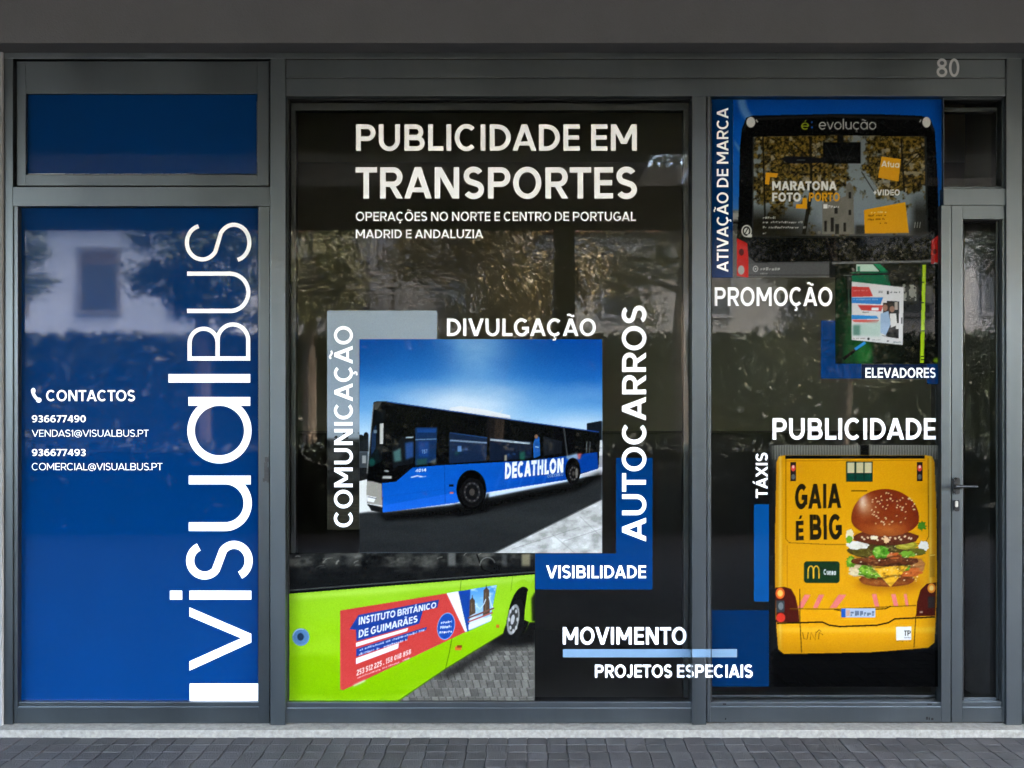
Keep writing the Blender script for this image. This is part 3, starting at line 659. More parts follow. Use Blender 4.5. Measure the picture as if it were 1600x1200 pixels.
# front face
p.poly([(573.5, 750), (596.5, 756), (597.5, 800), (574, 789), (572.4, 770)], (150, 146, 136)); p.poly([(573, 774), (588, 777), (584, 785), (574, 783)], (236, 236, 234)); p.line([(574, 776), (588, 779)], 1.2, (70, 72, 74))
p.poly([(573, 786), (597.5, 793), (597.5, 801), (580, 798)], (20, 21, 22)); p.line([(573, 787), (597.5, 790.5)], 1.2, (220, 220, 218))
p.poly([(573.5, 733), (584, 692), (597, 690), (600, 752), (574, 752)], (6, 7, 8))
p.poly([(579, 716), (590, 700), (594, 722), (580, 728)], (14, 46, 44)); p.poly([(586, 640), (601, 641), (597, 720), (578, 730), (578, 700)], (14, 18, 22), .8); p.poly([(581, 676), (588, 662), (587, 700), (580, 712)], (26, 50, 84), .8)
p.ell(581, 722, 5, 6, (20, 78, 70), .8, 1); p.rect(584, 672, 589, 677, (150, 170, 180), .7); p.line([(573.6, 740), (577, 700), (583.4, 632)], 1.6, (150, 150, 146), .8)
p.poly([(593.4, 662), (599.2, 661.5), (598.6, 693.5), (593.6, 693.5)], (204, 202, 196)); p.line([(596, 655), (606, 648)], 1.6, (14, 14, 14))
p.poly([(594, 735), (612, 724), (628, 736), (620, 752), (598, 755)], (8, 8, 9)); p.rect(598, 744, 612, 748, (172, 172, 168)); p.ell(604, 736, 4, 1.6, (150, 150, 146), .9, rot=10)
# windows
for q, c in (([(613, 700), (628, 683), (646, 682), (646, 724), (622, 728), (614, 734)], (18, 22, 26)), ([(649, 668), (683, 668), (681, 722), (649, 727)], (18, 44, 82)), ([(702, 676), (761, 684), (760, 720), (702, 724)], (20, 36, 62)), ([(765, 684), (832, 690), (830, 716), (765, 720)], (16, 26, 44)), ([(849, 682), (878, 690), (877, 708), (850, 712)], (22, 26, 32))):
    p.poly(q, c)
p.poly([(614, 706), (626, 700), (627, 720), (616, 722)], (74, 112, 110), .9, 1); p.line([(634, 684), (646, 683)], 2.2, (160, 176, 186)); p.poly([(633, 692), (646, 690), (646, 714), (634, 718)], (44, 88, 160), .7, 1)
p.rect(652, 670, 681, 676, (22, 66, 132), .9); p.line([(649, 687), (682, 686)], 1.6, (120, 150, 180), .8); p.rect(654, 690, 670, 714, (20, 62, 130), .7, 1); p.text('TST', [(659, 709), (668, 708), (668, 702), (659, 703)], (150, 180, 210), .2, .8)
p.poly([(650, 718), (668, 716), (666, 726), (651, 727)], (40, 80, 66), .7, 1); p.poly([(670, 722), (682, 716), (680, 726)], (120, 118, 100), .7, 1)
p.line([(703, 688), (761, 692)], 2.6, (150, 172, 196), .75); p.line([(766, 687), (828, 693)], 2.8, (206, 220, 230), .8); p.line([(703, 676), (761, 684)], 1.2, (44, 90, 150), .7)
for k in range(14):
    x0 = p.rs.uniform(704, 826); y0 = 700 + p.rs.uniform(0, 15); p.rect(x0, y0, x0 + p.rs.uniform(2, 8), y0 + p.rs.uniform(1, 5), [(44, 86, 150), (28, 58, 110), (90, 120, 140), (30, 76, 60)][k % 4], .55, 1)
p.rect(715, 697, 721, 706, (110, 150, 205), .8); p.rect(788, 711, 792, 720, (160, 150, 130), .8); p.rect(812, 706, 820, 719, (36, 120, 84), .5, 1)
for xx in (698, 763, 833, 846, 880, 886): p.line([(xx, 664 + (xx - 698) * .12), (xx, 722 - (xx - 698) * .07)], 2.4, (6, 7, 8))
p.poly([(833, 694), (838, 680), (843, 684), (844, 712), (834, 716)], (24, 84, 160)); p.ell(838, 682, 2.6, 3.4, (124, 92, 72)); p.line([(836, 698), (842, 699)], 1.5, (190, 210, 225), .8)
p.line([(881, 668), (887, 716)], 2.0, (96, 100, 104), .6); p.line([(917, 690), (916, 708)], 1.6, (120, 124, 126), .7); p.line([(922, 690), (921, 708)], 1.6, (90, 94, 96), .7)
p.poly([(884, 713), (902, 708), (905, 716), (890, 722)], (150, 172, 196), .85, 1); p.poly([(902, 709), (909, 708), (907, 716), (904, 719)], (196, 92, 84), .9, 1)
# wheels
for cx, cy, rx, ry, k in ((736.5, 766, 23.5, 31, 1), (895, 737, 12, 21, .6)):
    p.ell(cx, cy - 1, rx, ry, (6, 6, 7)); p.ell(cx + 1, cy + 4, rx * .82, ry * .74, (16, 16, 17)); p.ell(cx + 1, cy + 3, rx * .55, ry * .52, (38, 38, 40)); p.ell(cx + 1, cy + 3, rx * .42, ry * .40, (18, 18, 19)); p.ell(cx + 1, cy + 3, rx * .18, ry * .18, (62, 58, 54))
    for t in range(10): p.ell(cx + 1 + rx * .48 * math.cos(t * .628), cy + 3 + ry * .45 * math.sin(t * .628), 1, 1.2, (96, 92, 88), .9)
p.poly([(712, 786), (720, 799), (752, 793), (760, 771), (764, 771), (764, 800), (712, 808)], (10, 10, 11), .75, 1); p.ell(901, 739, 2.2, 8, (120, 112, 104), .8)
p.rect(701.5, 757, 708.5, 760.5, (16, 18, 20)); p.rect(703, 769, 708.5, 771.6, (206, 96, 52))
p.text('4014', [(648.5, 738), (666, 736.6), (666, 731.8), (649.5, 733)], (225, 232, 240), .2); p.line([(642, 746), (652, 743.5), (660, 745)], 2, (190, 208, 232), .9); p.line([(655, 745.5), (666, 744)], 1.2, (190, 208, 232), .7)
p.text('DECATHLON', [(789, 748.5), (880, 738), (880.5, 715.5), (789.5, 723)], (244, 247, 250), .27)
p.text('COCORICO', [(855.5, 746.5), (880, 743), (880, 738.6), (855.5, 741.6)], (170, 186, 205), .17)
p.build('blue_bus_picture', 'printed picture of a blue and black city bus under a bright blue sky, centre pane', .002, .54)

# --- green bus
p = Print(452, 864, 835.6, 1095.3, seed=12); X, Y = p.X, p.Y
p.grad([(864, (34, 35, 33)), (925, (18, 19, 18))])
n = p.noise(26, 14, 5, 7); band = (Y < 905).astype(float)
p.put(band * np.clip((n - .47) * 5, 0, 1), (106, 104, 94), .55); p.put(band * np.clip((.43 - n) * 6, 0, 1), (8, 9, 9), .8)
for k in range(46):
    cx = p.rs.uniform(452, 800); cy = p.rs.uniform(868, 900); r = p.rs.uniform(3, 11); a0 = p.rs.uniform(170, 250); b_ = p.rs.rand()
    p.line(arcp(cx, cy, r * 1.5, r, a0, a0 + p.rs.uniform(30, 90)), p.rs.uniform(.8, 2.6), (200 - 90 * b_, 196 - 90 * b_, 184 - 90 * b_), p.rs.uniform(.25, .8), 1 if b_ > .4 else 0)
    p.ell(cx + 8, cy + 4, r, r * .6, (10, 11, 11), .6, 1)
for x0 in (506, 540, 618, 660, 738): p.poly([(x0, 866), (x0 + 26, 864), (x0 + 22, 892), (x0 + 4, 894)], (112, 110, 100), .35, 2)
p.rect(700, 864, 712, 885, (126, 126, 120), .7, 1); p.rect(815, 866, 828, 886, (176, 164, 128), .7, 1); p.rect(784, 866, 792, 886, (90, 92, 90), .6, 1)
p.poly([(452, 886), (836, 884), (836, 898), (452, 927)], (16, 17, 17), .75, 2); p.line([(452, 922.5), (640, 908), (836, 893.5)], 1.8, (86, 88, 84), .75); p.line([(452, 926), (640, 911.5), (836, 896.5)], 2.2, (8, 9, 9))
p.line([(745, 866), (754, 890), (770, 896)], 2, (8, 8, 8)); p.line(arcp(762, 884, 12, 13, 180, 340), 1.6, (150, 150, 146), .6)
# paving
gnd = p.mask([(615, 1097), (700, 1042), (790, 985), (836, 960), (836, 1097)]); p.put(gnd, (108, 105, 97))
for r_ in range(13):
    for q in range(26):
        t = r_ / 13; y0 = 1000 + t * t * 95 + t * 8; y1 = 1000 + ((r_ + 1) / 13) ** 2 * 95 + (r_ + 1) / 13 * 8
        sh = -26 * t; x0 = 612 + q * 9.8 * (.8 + .4 * t) + (r_ % 2) * 5 - 20 * t; k = p.rs.uniform(.72, 1.18)
        quad = [(x0 + .6, y0 + .7), (x0 + 8.6 * (.8 + .4 * t), y0 + .4), (x0 + 8.2 * (.8 + .4 * t) + 3.5, y1 - .4), (x0 + 3.6, y1)]
        p.put(gnd * p.mask(quad), tuple(np.array((122, 119, 110)) * k), .9)
        p.put(gnd * p.mask([quad[0], quad[1], (quad[1][0], quad[1][1] + 1.1), (quad[0][0], quad[0][1] + 1.1)]), (160, 157, 148), .5)
        p.put(gnd * p.mask([(quad[0][0] - 1, y0), quad[0], quad[3], (quad[3][0] - 1, y1)]), (44, 42, 38), .7)
p.put(gnd * p.noise(7, 5, 4, 2), (50, 48, 44), .35)
p.poly([(760, 1004), (790, 982), (836, 955), (836, 1008), (800, 1012)], (14, 14, 13), .95, 4); p.poly([(680, 1058), (790, 988), (800, 1004), (700, 1062)], (22, 21, 19), .75, 4)
# body
gb = p.mask([(451, 928), (640, 913), (836, 897.5), (836, 972), (823, 972), (815, 930), (800, 934), (786, 990), (698, 1044), (621.5, 1097), (451, 1097)])
p.grad([(897, (150, 204, 38)), (960, (152, 206, 28)), (1010, (140, 192, 6)), (1095, (126, 178, 0))], m=gb)
p.put(gb * np.clip((p.noise(120, 30, 3, 8) - .45) * 3, 0, 1), (176, 224, 60), .4); p.put(gb * np.exp(-((Y - (934 - (X - 452) * .08)) / 5) ** 2), (190, 230, 96), .45); p.put(gb * np.clip((475 - X) / 24, 0, 1), (110, 160, 10), .5)
p.line([(720.5, 906), (719, 925)], 1, (70, 104, 8), .8); p.line([(706, 998), (702, 1020), (696, 1045)], 1.1, (60, 92, 6), .85); p.line([(801, 900), (797, 935)], .9, (90, 130, 14), .7); p.line([(621, 1096), (698, 1044), (786, 990)], 2, (60, 84, 10), .7)
p.ell(811, 952, 21, 47, (150, 204, 30), 1, 0, 10); p.ell(812, 958, 17.5, 42, (14, 14, 13), 1, 0, 10); p.poly([(812, 1000), (836, 985), (836, 900), (834, 930), (828, 975)], (16, 16, 15), .0)
p.poly([(824, 925), (836, 900), (836, 960), (828, 972), (818, 968)], (146, 198, 28)); p.poly([(830, 935), (836, 925), (836, 970), (831, 972)], (20, 20, 19), .9, 1)
p.ell(805, 972, 13.5, 36, (20, 20, 20), 1, 0, 10); p.ell(802, 968, 9, 24, (150, 150, 148), 1, 0, 10); p.ell(802, 968, 6.8, 19, (58, 58, 56), 1, 0, 10); p.ell(801, 968, 2.8, 8, (190, 190, 186), 1, 0, 10)
for t in range(8): p.ell(802 + 6.4 * math.cos(t * .785), 968 + 18 * math.sin(t * .785), 1.7, 3.2, (196, 196, 192), .9)
p.rect(711, 1010, 721, 1016, (206, 104, 40)); p.rect(714, 1008, 722, 1012, (130, 60, 20)); p.rect(775, 976, 780, 981, (206, 110, 40))
# advert on its side
p.poly([(531.5, 954), (698, 927), (728.5, 987), (536, 1078.6), (531.5, 1077)], (204, 66, 60)); p.put(p.mask([(531.5, 954), (698, 927), (728.5, 987), (536, 1078.6)]) * p.noise(60, 40, 3, 5), (188, 52, 48), .5)
p.poly([(698, 927), (716, 924), (730, 987), (726.5, 987)], (240, 241, 242))
tri = [(716, 924), (776, 914.4), (765, 971), (730, 987)]; p.poly(tri, (22, 66, 150)); tm = p.mask([(735, 921), (776, 914.4), (765, 971), (733, 985)])
p.grad([(914, (60, 140, 205)), (950, (150, 196, 228)), (985, (190, 210, 225))], m=tm); p.put(tm * np.clip((p.noise(12, 8, 3, 4) - .5) * 5, 0, 1), (226, 236, 242), .7)
for cx, y0, w_ in ((738, 938, 5), (760, 922, 5.5)):
    p.poly([(cx - w_, 963), (cx - w_ * .8, y0), (cx, y0 - 5), (cx + w_ * .8, y0), (cx + w_, 958)], (84, 66, 52)); p.line([(cx, y0 - 8), (cx, y0)], 1, (70, 54, 42)); p.line([(cx - 1, y0 + 4), (cx - 1, 956)], 1.2, (140, 118, 92), .8)
p.line([(743, 944), (750, 952), (756, 944), (759, 936)], 1.3, (206, 226, 240)); p.line([(764, 932), (768, 946), (772, 952)], 1.6, (206, 226, 240)); p.line([(731, 966), (752, 958), (772, 950)], 2.6, (120, 76, 66)); p.line([(731, 972), (752, 964), (770, 957)], 2.4, (176, 90, 82)); p.poly([(732, 976), (769, 962), (767, 970), (732, 984)], (226, 228, 230))
B = (26, 60, 140)
p.poly([(560, 961), (686, 937), (683.5, 949), (661, 954), (655, 974.5), (557, 1002), (556, 984), (546, 983.5)], B)
p.text('INSTITUTO BRITÂNICO', [(560.5, 976.5), (681.5, 949.6), (681.8, 940.6), (561, 964.5)], (244, 245, 247), .2); p.text('DE GUIMARÃES', [(560.5, 996.6), (652.2, 971.6), (652.6, 961.4), (561, 984.6)], (244, 245, 247), .2)
p.poly([(556.5, 1004.5), (638, 981), (636, 986), (556.5, 1010.5)], (242, 243, 244)); p.poly([(556.5, 1014), (667, 979.5), (666, 984.5), (638, 993), (636, 1000), (622, 1004), (556.5, 1026)], B); p.poly([(556.5, 1028.5), (623, 1005), (622, 1013), (556.5, 1037.5)], (242, 243, 244))
for y0, x0, x1 in ((1017, 562, 664), (1024, 561, 636)): p.scrawl(x0, x1, y0, 3.6, (214, 222, 236), .8, -.31)
p.text('253 512 225 . 158 018 858', [(557, 1056), (642, 1021.5), (642.5, 1014), (557.5, 1047)], (244, 226, 214), .2); p.scrawl(556.5, 641, 1061, 2.8, (238, 206, 196), .8, -.38)
p.ell(697, 978.5, 13.6, 21.5, (120, 168, 220), 1, 0, 12); p.ell(697, 978.5, 12.6, 20.2, (26, 72, 158), 1, 0, 12)
for y0 in (973, 980.5, 988.5): p.scrawl(688 + (980 - y0) * .15, 706, y0 + 2, 4.2, (232, 238, 246), .9, -.12, .05)
p.line([(552, 1072), (571, 1063)], 2.6, (232, 232, 230), .8, 1)
p.ell(470, 995.5, 13.5, 13.8, (104, 142, 176)); p.ell(470, 995.5, 11.5, 11.8, (84, 126, 166)); p.ell(469.6, 995, 5.2, 6, (34, 58, 82)); p.line(arcp(470, 995.5, 12.4, 12.6, 190, 290), 1.4, (176, 200, 216), .8)
p.build('green_bus_picture', 'printed picture of the lime green side of a bus with a red advert', .002, .43)

# --- black bus
p = Print(1145.2, 153.4, 1472, 434, seed=13); X, Y = p.X, p.Y
p.grad([(153, (6, 66, 150)), (200, (8, 84, 180)), (300, (24, 104, 196)), (326, (60, 120, 190)), (330, (110, 112, 108)), (345, (70, 70, 66)), (434, (58, 58, 56))])
p.put(p.blur(p.mask(stroke(arcp(1192, 150, 34, 44, 90, 190), 12)), 2), (150, 186, 222), .55); p.poly([(1147, 218), (1157, 232), (1157, 240), (1147, 226)], (150, 186, 222), .5, 1)
p.put((Y > 330) * ((X < 1158) | (X > 1460)) * (p.noise(9, 7, 3, 3) > .5), (150, 150, 146), .5); p.rect(1145, 333, 1160, 343, (176, 172, 164), .7); p.rect(1145, 346, 1160, 350, (20, 20, 20)); p.rect(1463, 330, 1472, 350, (180, 178, 170), .6)
p.poly([(1145, 368), (1152, 368), (1152, 434), (1145, 434)], (96, 94, 90))
p.rect(1166, 404, 1296, 434, (74, 75, 76)); p.put(p.mask([(1166, 412), (1296, 412), (1296, 429), (1166, 429)]), (84, 85, 86)); p.rect(1150, 429.5, 1330, 434, (92, 92, 90)); p.line([(1168, 430), (1300, 430)], 1, (30, 30, 30)); p.rect(1296, 408, 1472, 434, (26, 28, 28)); p.line([(1300, 411), (1456, 408)], 3.5, (112, 114, 114))
p.poly([(1151, 376), (1154, 330), (1156, 230), (1159, 202), (1166, 184), (1176, 180.5), (1300, 178), (1380, 178.5), (1440, 181), (1454, 186), (1461, 206), (1464, 260), (1467, 330), (1468, 380), (1455, 404), (1440, 407), (1180, 410), (1169, 400)], (10, 11, 11))
p.put(p.blur(p.mask(stroke(np.array([(1161, 205), (1170, 186), (1300, 181), (1450, 186), (1460, 205)], float), 2.2)), 1), (58, 62, 64), .7)
win = p.mask([(1177, 214), (1300, 211.5), (1444, 213.5), (1447.5, 368), (1176, 369)]); p.put(win, (70, 74, 72))
p.grad([(210, (112, 120, 122)), (290, (126, 138, 142)), (345, (120, 132, 138)), (369, (70, 70, 68))], m=win)
f = .6 * p.noise(24, 22, 5, 31) + .4 * p.noise(7, 7, 4, 33); fm = np.maximum(np.clip(1.25 - np.abs(X - 1236) / 95, 0, 1), np.clip(1.2 - np.abs(X - 1408) / 62, 0, 1)) * np.clip((330 - Y) / 60 + .2, 0, 1)
tr = win * np.clip((f - .60 + fm * .40) * 9, 0, 1); p.put(tr, (62, 52, 20)); f2 = p.noise(3.4, 3.4, 3, 32)
p.put(tr * np.clip((f2 - .52) * 7, 0, 1), (132, 108, 44), .75); p.put(tr * np.clip((.44 - f2) * 7, 0, 1), (18, 17, 10), .85); f3 = p.noise(9, 9, 3, 37); p.put(tr * np.clip((f3 - .62) * 9, 0, 1), (168, 160, 136), .7)
p.put(win * np.clip((Y - 318) / 26, 0, 1) * np.clip((1285 - X) / 60, 0, 1), (26, 24, 17), .92); p.put(win * np.clip((Y - 300) / 30, 0, 1) * np.clip((X - 1420) / 12, 0, 1), (26, 24, 18), .8)
for a, b, w_ in (((1266, 214), (1268, 300), 4), ((1268, 250), (1240, 225), 2), ((1268, 262), (1300, 240), 2), ((1268, 296), (1256, 366), 6), ((1408, 216), (1413, 300), 3), ((1412, 262), (1436, 240), 1.6), ((1346, 268), (1366, 300), 1.4), ((1192, 214), (1196, 366), 3)): p.line([a, b], w_, (24, 22, 14), .85)
ch = [(1285, 366), (1285, 318), (1310, 311), (1322, 306), (1322, 290), (1327, 284), (1333, 292), (1335, 366)]; p.poly(ch, (124, 122, 112)); p.put(p.mask(ch) * p.noise(10, 16, 4, 6), (86, 84, 76), .6)
for x0, y0, x1, y1 in ((1298, 340, 1303, 362), (1305, 350, 1311, 366), (1288, 345, 1292, 362), (1326, 300, 1330, 310), (1326, 328, 1330, 336), (1304, 322, 1309, 334), (1318, 348, 1322, 362)): p.rect(x0, y0, x1, y1, (30, 29, 26), .9)
p.rect(1337, 352, 1360, 366, (44, 44, 40), .9, 1)
p.rect(1286, 222, 1345, 255.5, (13, 14, 14)); p.line([(1290, 226), (1303, 250)], 1, (40, 42, 42)); p.line([(1306, 226), (1314, 252)], 1, (36, 38, 38)); p.line([(1322, 250), (1334, 226)], 1, (36, 38, 38)); p.rect(1308, 210, 1318, 222, (16, 17, 17))
p.poly([(1220, 248), (1228, 244), (1262, 245), (1290, 248), (1290, 254), (1262, 255), (1230, 255)], (16, 18, 20)); p.rect(1245, 249, 1258, 251, (70, 74, 76), .8)
p.line([(1446, 214), (1449, 368)], 3, (38, 42, 42), .8); p.line([(1177, 214), (1176, 369)], 2, (36, 38, 38), .9); p.line([(1186, 371), (1448, 369)], 2, (30, 32, 32))
p.ell(1173.2, 191, 6.8, 8.2, (222, 222, 216)); p.ell(1447.7, 191, 6.4, 8.2, (222, 222, 216)); p.line([(1181, 187), (1184, 191)], 2, (190, 190, 186)); p.line([(1439, 187), (1437, 191)], 2, (190, 190, 186))
p.text('é', [(1252, 202.5), (1264, 202.5), (1264, 187.5), (1252, 187.5)], (150, 168, 34), .12); p.ell(1268.5, 191, 1.3, 1.6, (30, 90, 180)); p.ell(1268.5, 199, 1.3, 1.6, (30, 90, 180))
p.text('evolução', [(1279.5, 202.3), (1369, 202.3), (1369, 186), (1279.5, 186)], (196, 196, 192), .10)
O = (222, 158, 26)
p.poly([(1196.5, 269.5), (1216, 271), (1213.5, 277.5), (1203.5, 276.5), (1201.5, 288.5), (1195.5, 287.5)], O); p.poly([(1254, 309.5), (1261, 309.5), (1261, 326.5), (1243.5, 325.5), (1244, 319), (1254, 319)], O)
p.text('MARATONA', [(1206.6, 297.2), (1307.5, 297.2), (1307.5, 283.2), (1206.6, 283.2)], (236, 236, 232), .24); p.text('FOTO', [(1206.6, 314.8), (1251.5, 314.8), (1251.5, 301), (1206.6, 301)], (236, 236, 232), .24); p.text('PORTO', [(1264, 314.6), (1312, 314.6), (1312, 301), (1264, 301)], O, .22)
p.rect(1286.5, 319, 1293, 325.5, (226, 226, 222)); p.scrawl(1294, 1311, 325, 4.6, (206, 206, 202), .9, 0, .05)
p.poly([(1377.5, 244.5), (1407.5, 248.8), (1404, 283.5), (1372, 277.5)], O); p.text('Atua', [(1377, 260.5), (1405, 262), (1405.5, 252.5), (1377.5, 251)], (240, 238, 230), .17); p.rect(1380, 281, 1391, 285.5, (150, 152, 150), .7)
p.text('+VIDEO', [(1365, 305.4), (1406, 305.4), (1406, 296), (1365, 296)], (236, 236, 232), .22)
p.poly([(1349.8, 328), (1414.5, 315.6), (1420, 363.8), (1351.3, 365)], O)
for y0, x0, x1 in ((332, 1361, 1385), (337, 1357, 1385), (343, 1356, 1385), (348.5, 1375, 1386)): p.scrawl(x0, x1, y0 + 1.5, 3.2, (106, 70, 10) if y0 > 333 else (240, 220, 160), .8, -.04)
for y0, x0, x1 in ((342, 1192, 1212), (349, 1192, 1254), (357, 1192, 1259), (366, 1192, 1202)): p.scrawl(x0, x1, y0, 4, (196, 196, 192), .8)
for k, x0 in enumerate((1430, 1434, 1438)): p.line([(x0, 347), (x0 - 1, 356)], .9, (196, 196, 190), .8)
p.ell(1166.5, 361, 8, 9.5, (206, 206, 200)); p.ell(1166.5, 361, 6.2, 7.6, (14, 15, 15)); p.ell(1166.5, 361, 4, 5, (206, 206, 200)); p.line([(1164, 365), (1169, 356)], 1.4, (14, 15, 15)); p.rect(1168, 366, 1175, 371, (206, 206, 200))
RD = (196, 30, 24)
p.poly([(1151.2, 372), (1167.5, 380), (1169.5, 404), (1169.3, 434), (1151.2, 431)], RD); p.poly([(1455, 376), (1467.5, 366), (1469.5, 398), (1469, 431), (1454.6, 431)], RD); p.ell(1158, 422, 5, 7.2, (170, 166, 160)); p.ell(1462.5, 417, 5, 7, (170, 166, 160)); p.ell(1158.5, 394, 4, 5.5, (96, 18, 16)); p.ell(1461, 393, 3, 4, (96, 18, 16))
p.ell(1180.5, 420, 4.2, 4.8, (190, 190, 188)); p.ell(1180.5, 420, 2.9, 3.5, (84, 85, 86)); p.ell(1180.5, 420, 1.3, 1.5, (190, 190, 188)); p.scrawl(1188, 1219, 422.5, 5, (176, 176, 174), .85, 0, .0); p.scrawl(1188, 1200, 429, 3, (150, 150, 148), .8)
p.build('black_bus_picture', 'printed picture of the black rear of a bus with a tree filled window', .002, .6)

# --- lift poster
p = Print(1305, 412.5, 1467, 568.4, seed=14); X, Y = p.X, p.Y
p.grad([(1305, (10, 16, 12)), (1360, (14, 22, 16)), (1440, (9, 10, 9)), (1467, (8, 8, 8))], 'x'); p.put(np.clip((p.noise(30, 30, 4, 3) - .45) * 3, 0, 1), (24, 34, 26), .5)
p.poly([(1318, 500), (1330, 470), (1360, 540), (1366, 568), (1318, 568)], (14, 62, 30), .9, 2); p.poly([(1336, 536), (1364, 536), (1360, 566), (1340, 568)], (30, 96, 40), .8, 3); p.poly([(1305, 440), (1322, 430), (1320, 520), (1305, 560)], (10, 40, 22), .9, 3)
p.poly([(1330, 425), (1388, 424), (1392, 450), (1332, 450)], (16, 96, 66)); p.poly([(1338, 413), (1364, 413), (1374, 424), (1338, 424)], (186, 214, 196)); p.poly([(1364, 412), (1374, 412), (1388, 424), (1376, 424)], (24, 130, 84)); p.rect(1340, 416, 1344, 424, (60, 130, 100))
p.scrawl(1333, 1372, 446, 4, (120, 190, 150), .6); p.line([(1311, 429), (1400, 428), (1412, 436)], 3, (30, 32, 32)); p.line([(1392, 428), (1416, 450)], 2.4, (8, 8, 8)); p.line([(1318, 430), (1332, 430)], 1, (120, 124, 124))
p.rect(1324, 432, 1330, 452, (44, 48, 46)); p.rect(1400, 446, 1434, 472, (74, 76, 72), .8, 2); p.put(p.mask([(1410, 444), (1432, 444), (1432, 470), (1410, 470)]) * (p.noise(6, 6, 3, 8) > .5), (170, 170, 160), .7); p.rect(1446, 446, 1457, 474, (110, 108, 98), .8, 1); p.rect(1386, 416, 1430, 440, (40, 40, 38), .8, 2)
p.rect(1438, 413, 1446, 452, (22, 70, 30), .7, 2); p.poly([(1441.5, 413.5), (1447, 413.5), (1443.5, 567), (1437.5, 567)], (168, 206, 22)); p.line([(1444, 414), (1440.5, 567)], 1, (206, 232, 70), .7)
for yy in (440, 472, 516, 556, 561): p.rect(1439, yy, 1444, yy + 1.8, (30, 40, 10), .9)
p.ell(1464, 563, 6, 4, (150, 190, 30), .8, 1)
p.poly([(1331, 440), (1412, 449), (1410.5, 539), (1331, 531)], (214, 214, 216)); p.poly([(1331, 447.5), (1358, 448.5), (1364, 463), (1331, 464)], (196, 62, 60)); p.poly([(1331, 464.5), (1380, 464.5), (1376, 475.5), (1331, 473.5)], (44, 122, 196)); p.poly([(1340, 476.5), (1380, 477), (1377, 486.5), (1346, 485)], (196, 62, 60)); p.rect(1362, 480.5, 1373, 485, (236, 236, 236)); p.poly([(1331, 492), (1370, 493.5), (1373, 498), (1331, 499)], (44, 132, 200)); p.poly([(1331, 499.5), (1374, 500), (1370, 505), (1334, 503)], (206, 80, 76))
p.poly([(1332, 507), (1378, 500), (1376, 526), (1332, 524)], (170, 196, 186), .9, 2); p.rect(1333, 508, 1344, 524, (60, 112, 96), .7, 1); p.scrawl(1334, 1356, 455, 2.4, (236, 180, 176), .7); p.scrawl(1334, 1372, 469, 2.4, (150, 196, 230), .7); p.scrawl(1348, 1358, 489, 2.6, (70, 70, 70), .7)
p.poly([(1386, 470), (1405, 471), (1404, 529), (1384, 526)], (28, 30, 32)); p.rect(1380, 473, 1391, 490, (58, 46, 42)); p.ell(1383, 481, 4, 5, (150, 110, 90)); p.ell(1394, 483, 4, 5, (142, 104, 84)); p.ell(1391, 475, 5, 4, (40, 34, 30)); p.poly([(1376, 490), (1388, 486), (1392, 506), (1384, 524), (1376, 520)], (150, 176, 206)); p.poly([(1390, 490), (1400, 490), (1402, 508), (1392, 512)], (216, 214, 212)); p.rect(1398, 472, 1403, 484, (170, 160, 150)); p.rect(1400, 505, 1406, 514, (206, 206, 206)); p.line([(1378, 524), (1386, 526)], 1.6, (150, 150, 150))
p.scrawl(1373, 1384, 458, 5, (130, 132, 134), .7); p.rect(1386, 454.5, 1389, 460, (40, 42, 44)); p.scrawl(1391, 1408, 458, 3, (90, 92, 94), .8); p.ell(1357, 529.5, 2, 2, (40, 42, 44)); p.scrawl(1363, 1376, 532, 1.8, (120, 120, 122), .8); p.scrawl(1333, 1352, 529.5, 1.8, (100, 70, 70), .8); p.rect(1386, 532, 1389, 534, (60, 60, 62)); p.scrawl(1396, 1408, 536, 2.6, (110, 124, 130), .8)
p.line([(1318, 561), (1350, 536)], 4.5, (8, 9, 10)); p.line([(1336, 546), (1352, 535)], 4.5, (44, 140, 210)); p.line([(1326, 452), (1327, 492)], 2, (60, 84, 74), .8); p.line([(1409, 496), (1409, 506)], 2, (50, 50, 50))
p.build('lift_poster_picture', 'printed picture of a white notice hung inside a green lift, beside a lime bar', .0026, .58)

# --- yellow bus
p = Print(1201.4, 695.5, 1467, 1073, seed=15); X, Y = p.X, p.Y
p.grad([(695, (92, 92, 84)), (716, (70, 70, 64)), (740, (34, 34, 32)), (860, (24, 24, 23)), (1010, (20, 21, 21)), (1022, (6, 6, 6)), (1073, (3, 3, 3))])
p.put((Y < 718) * (.5 + .5 * np.sin(X * 1.5 + 3 * p.noise(20, 20, 2, 2))), (150, 148, 136), .55); p.rect(1344, 695, 1358, 716, (14, 14, 13)); p.put(np.clip((1212 - X) / 10, 0, 1), (16, 17, 17), .8)
p.rect(1458, 720, 1468, 1000, (46, 47, 44), .8, 2); p.rect(1458, 730, 1468, 780, (110, 108, 98), .5, 3)
for k in range(20): p.rect(1462 + p.rs.uniform(-2, 4), 760 + k * 12, 1467, 763 + k * 12, (150, 148, 140), p.rs.uniform(.1, .5), 1)
for yy in (870, 916): p.rect(1201.5, yy, 1212, yy + 3, (12, 12, 12)); p.ell(1205, yy + 2, 3, 4, (40, 40, 40), .7)
p.rect(1214, 1016, 1462, 1036, (4, 4, 4), .95, 3)
yb = [(1213.5, 722), (1217, 713), (1226, 711.5), (1447, 711.5), (1456, 713), (1460, 722), (1463, 800), (1464, 900), (1462.5, 960), (1460, 1004), (1450, 1012), (1360, 1019), (1225, 1021.5), (1216, 1014), (1212, 960), (1211, 850)]
bm_ = p.mask(yb); p.put(bm_, (222, 152, 12)); p.put(bm_ * np.exp(-((X - 1330) / 95) ** 2 - ((Y - 830) / 170) ** 2), (232, 166, 18), .55)
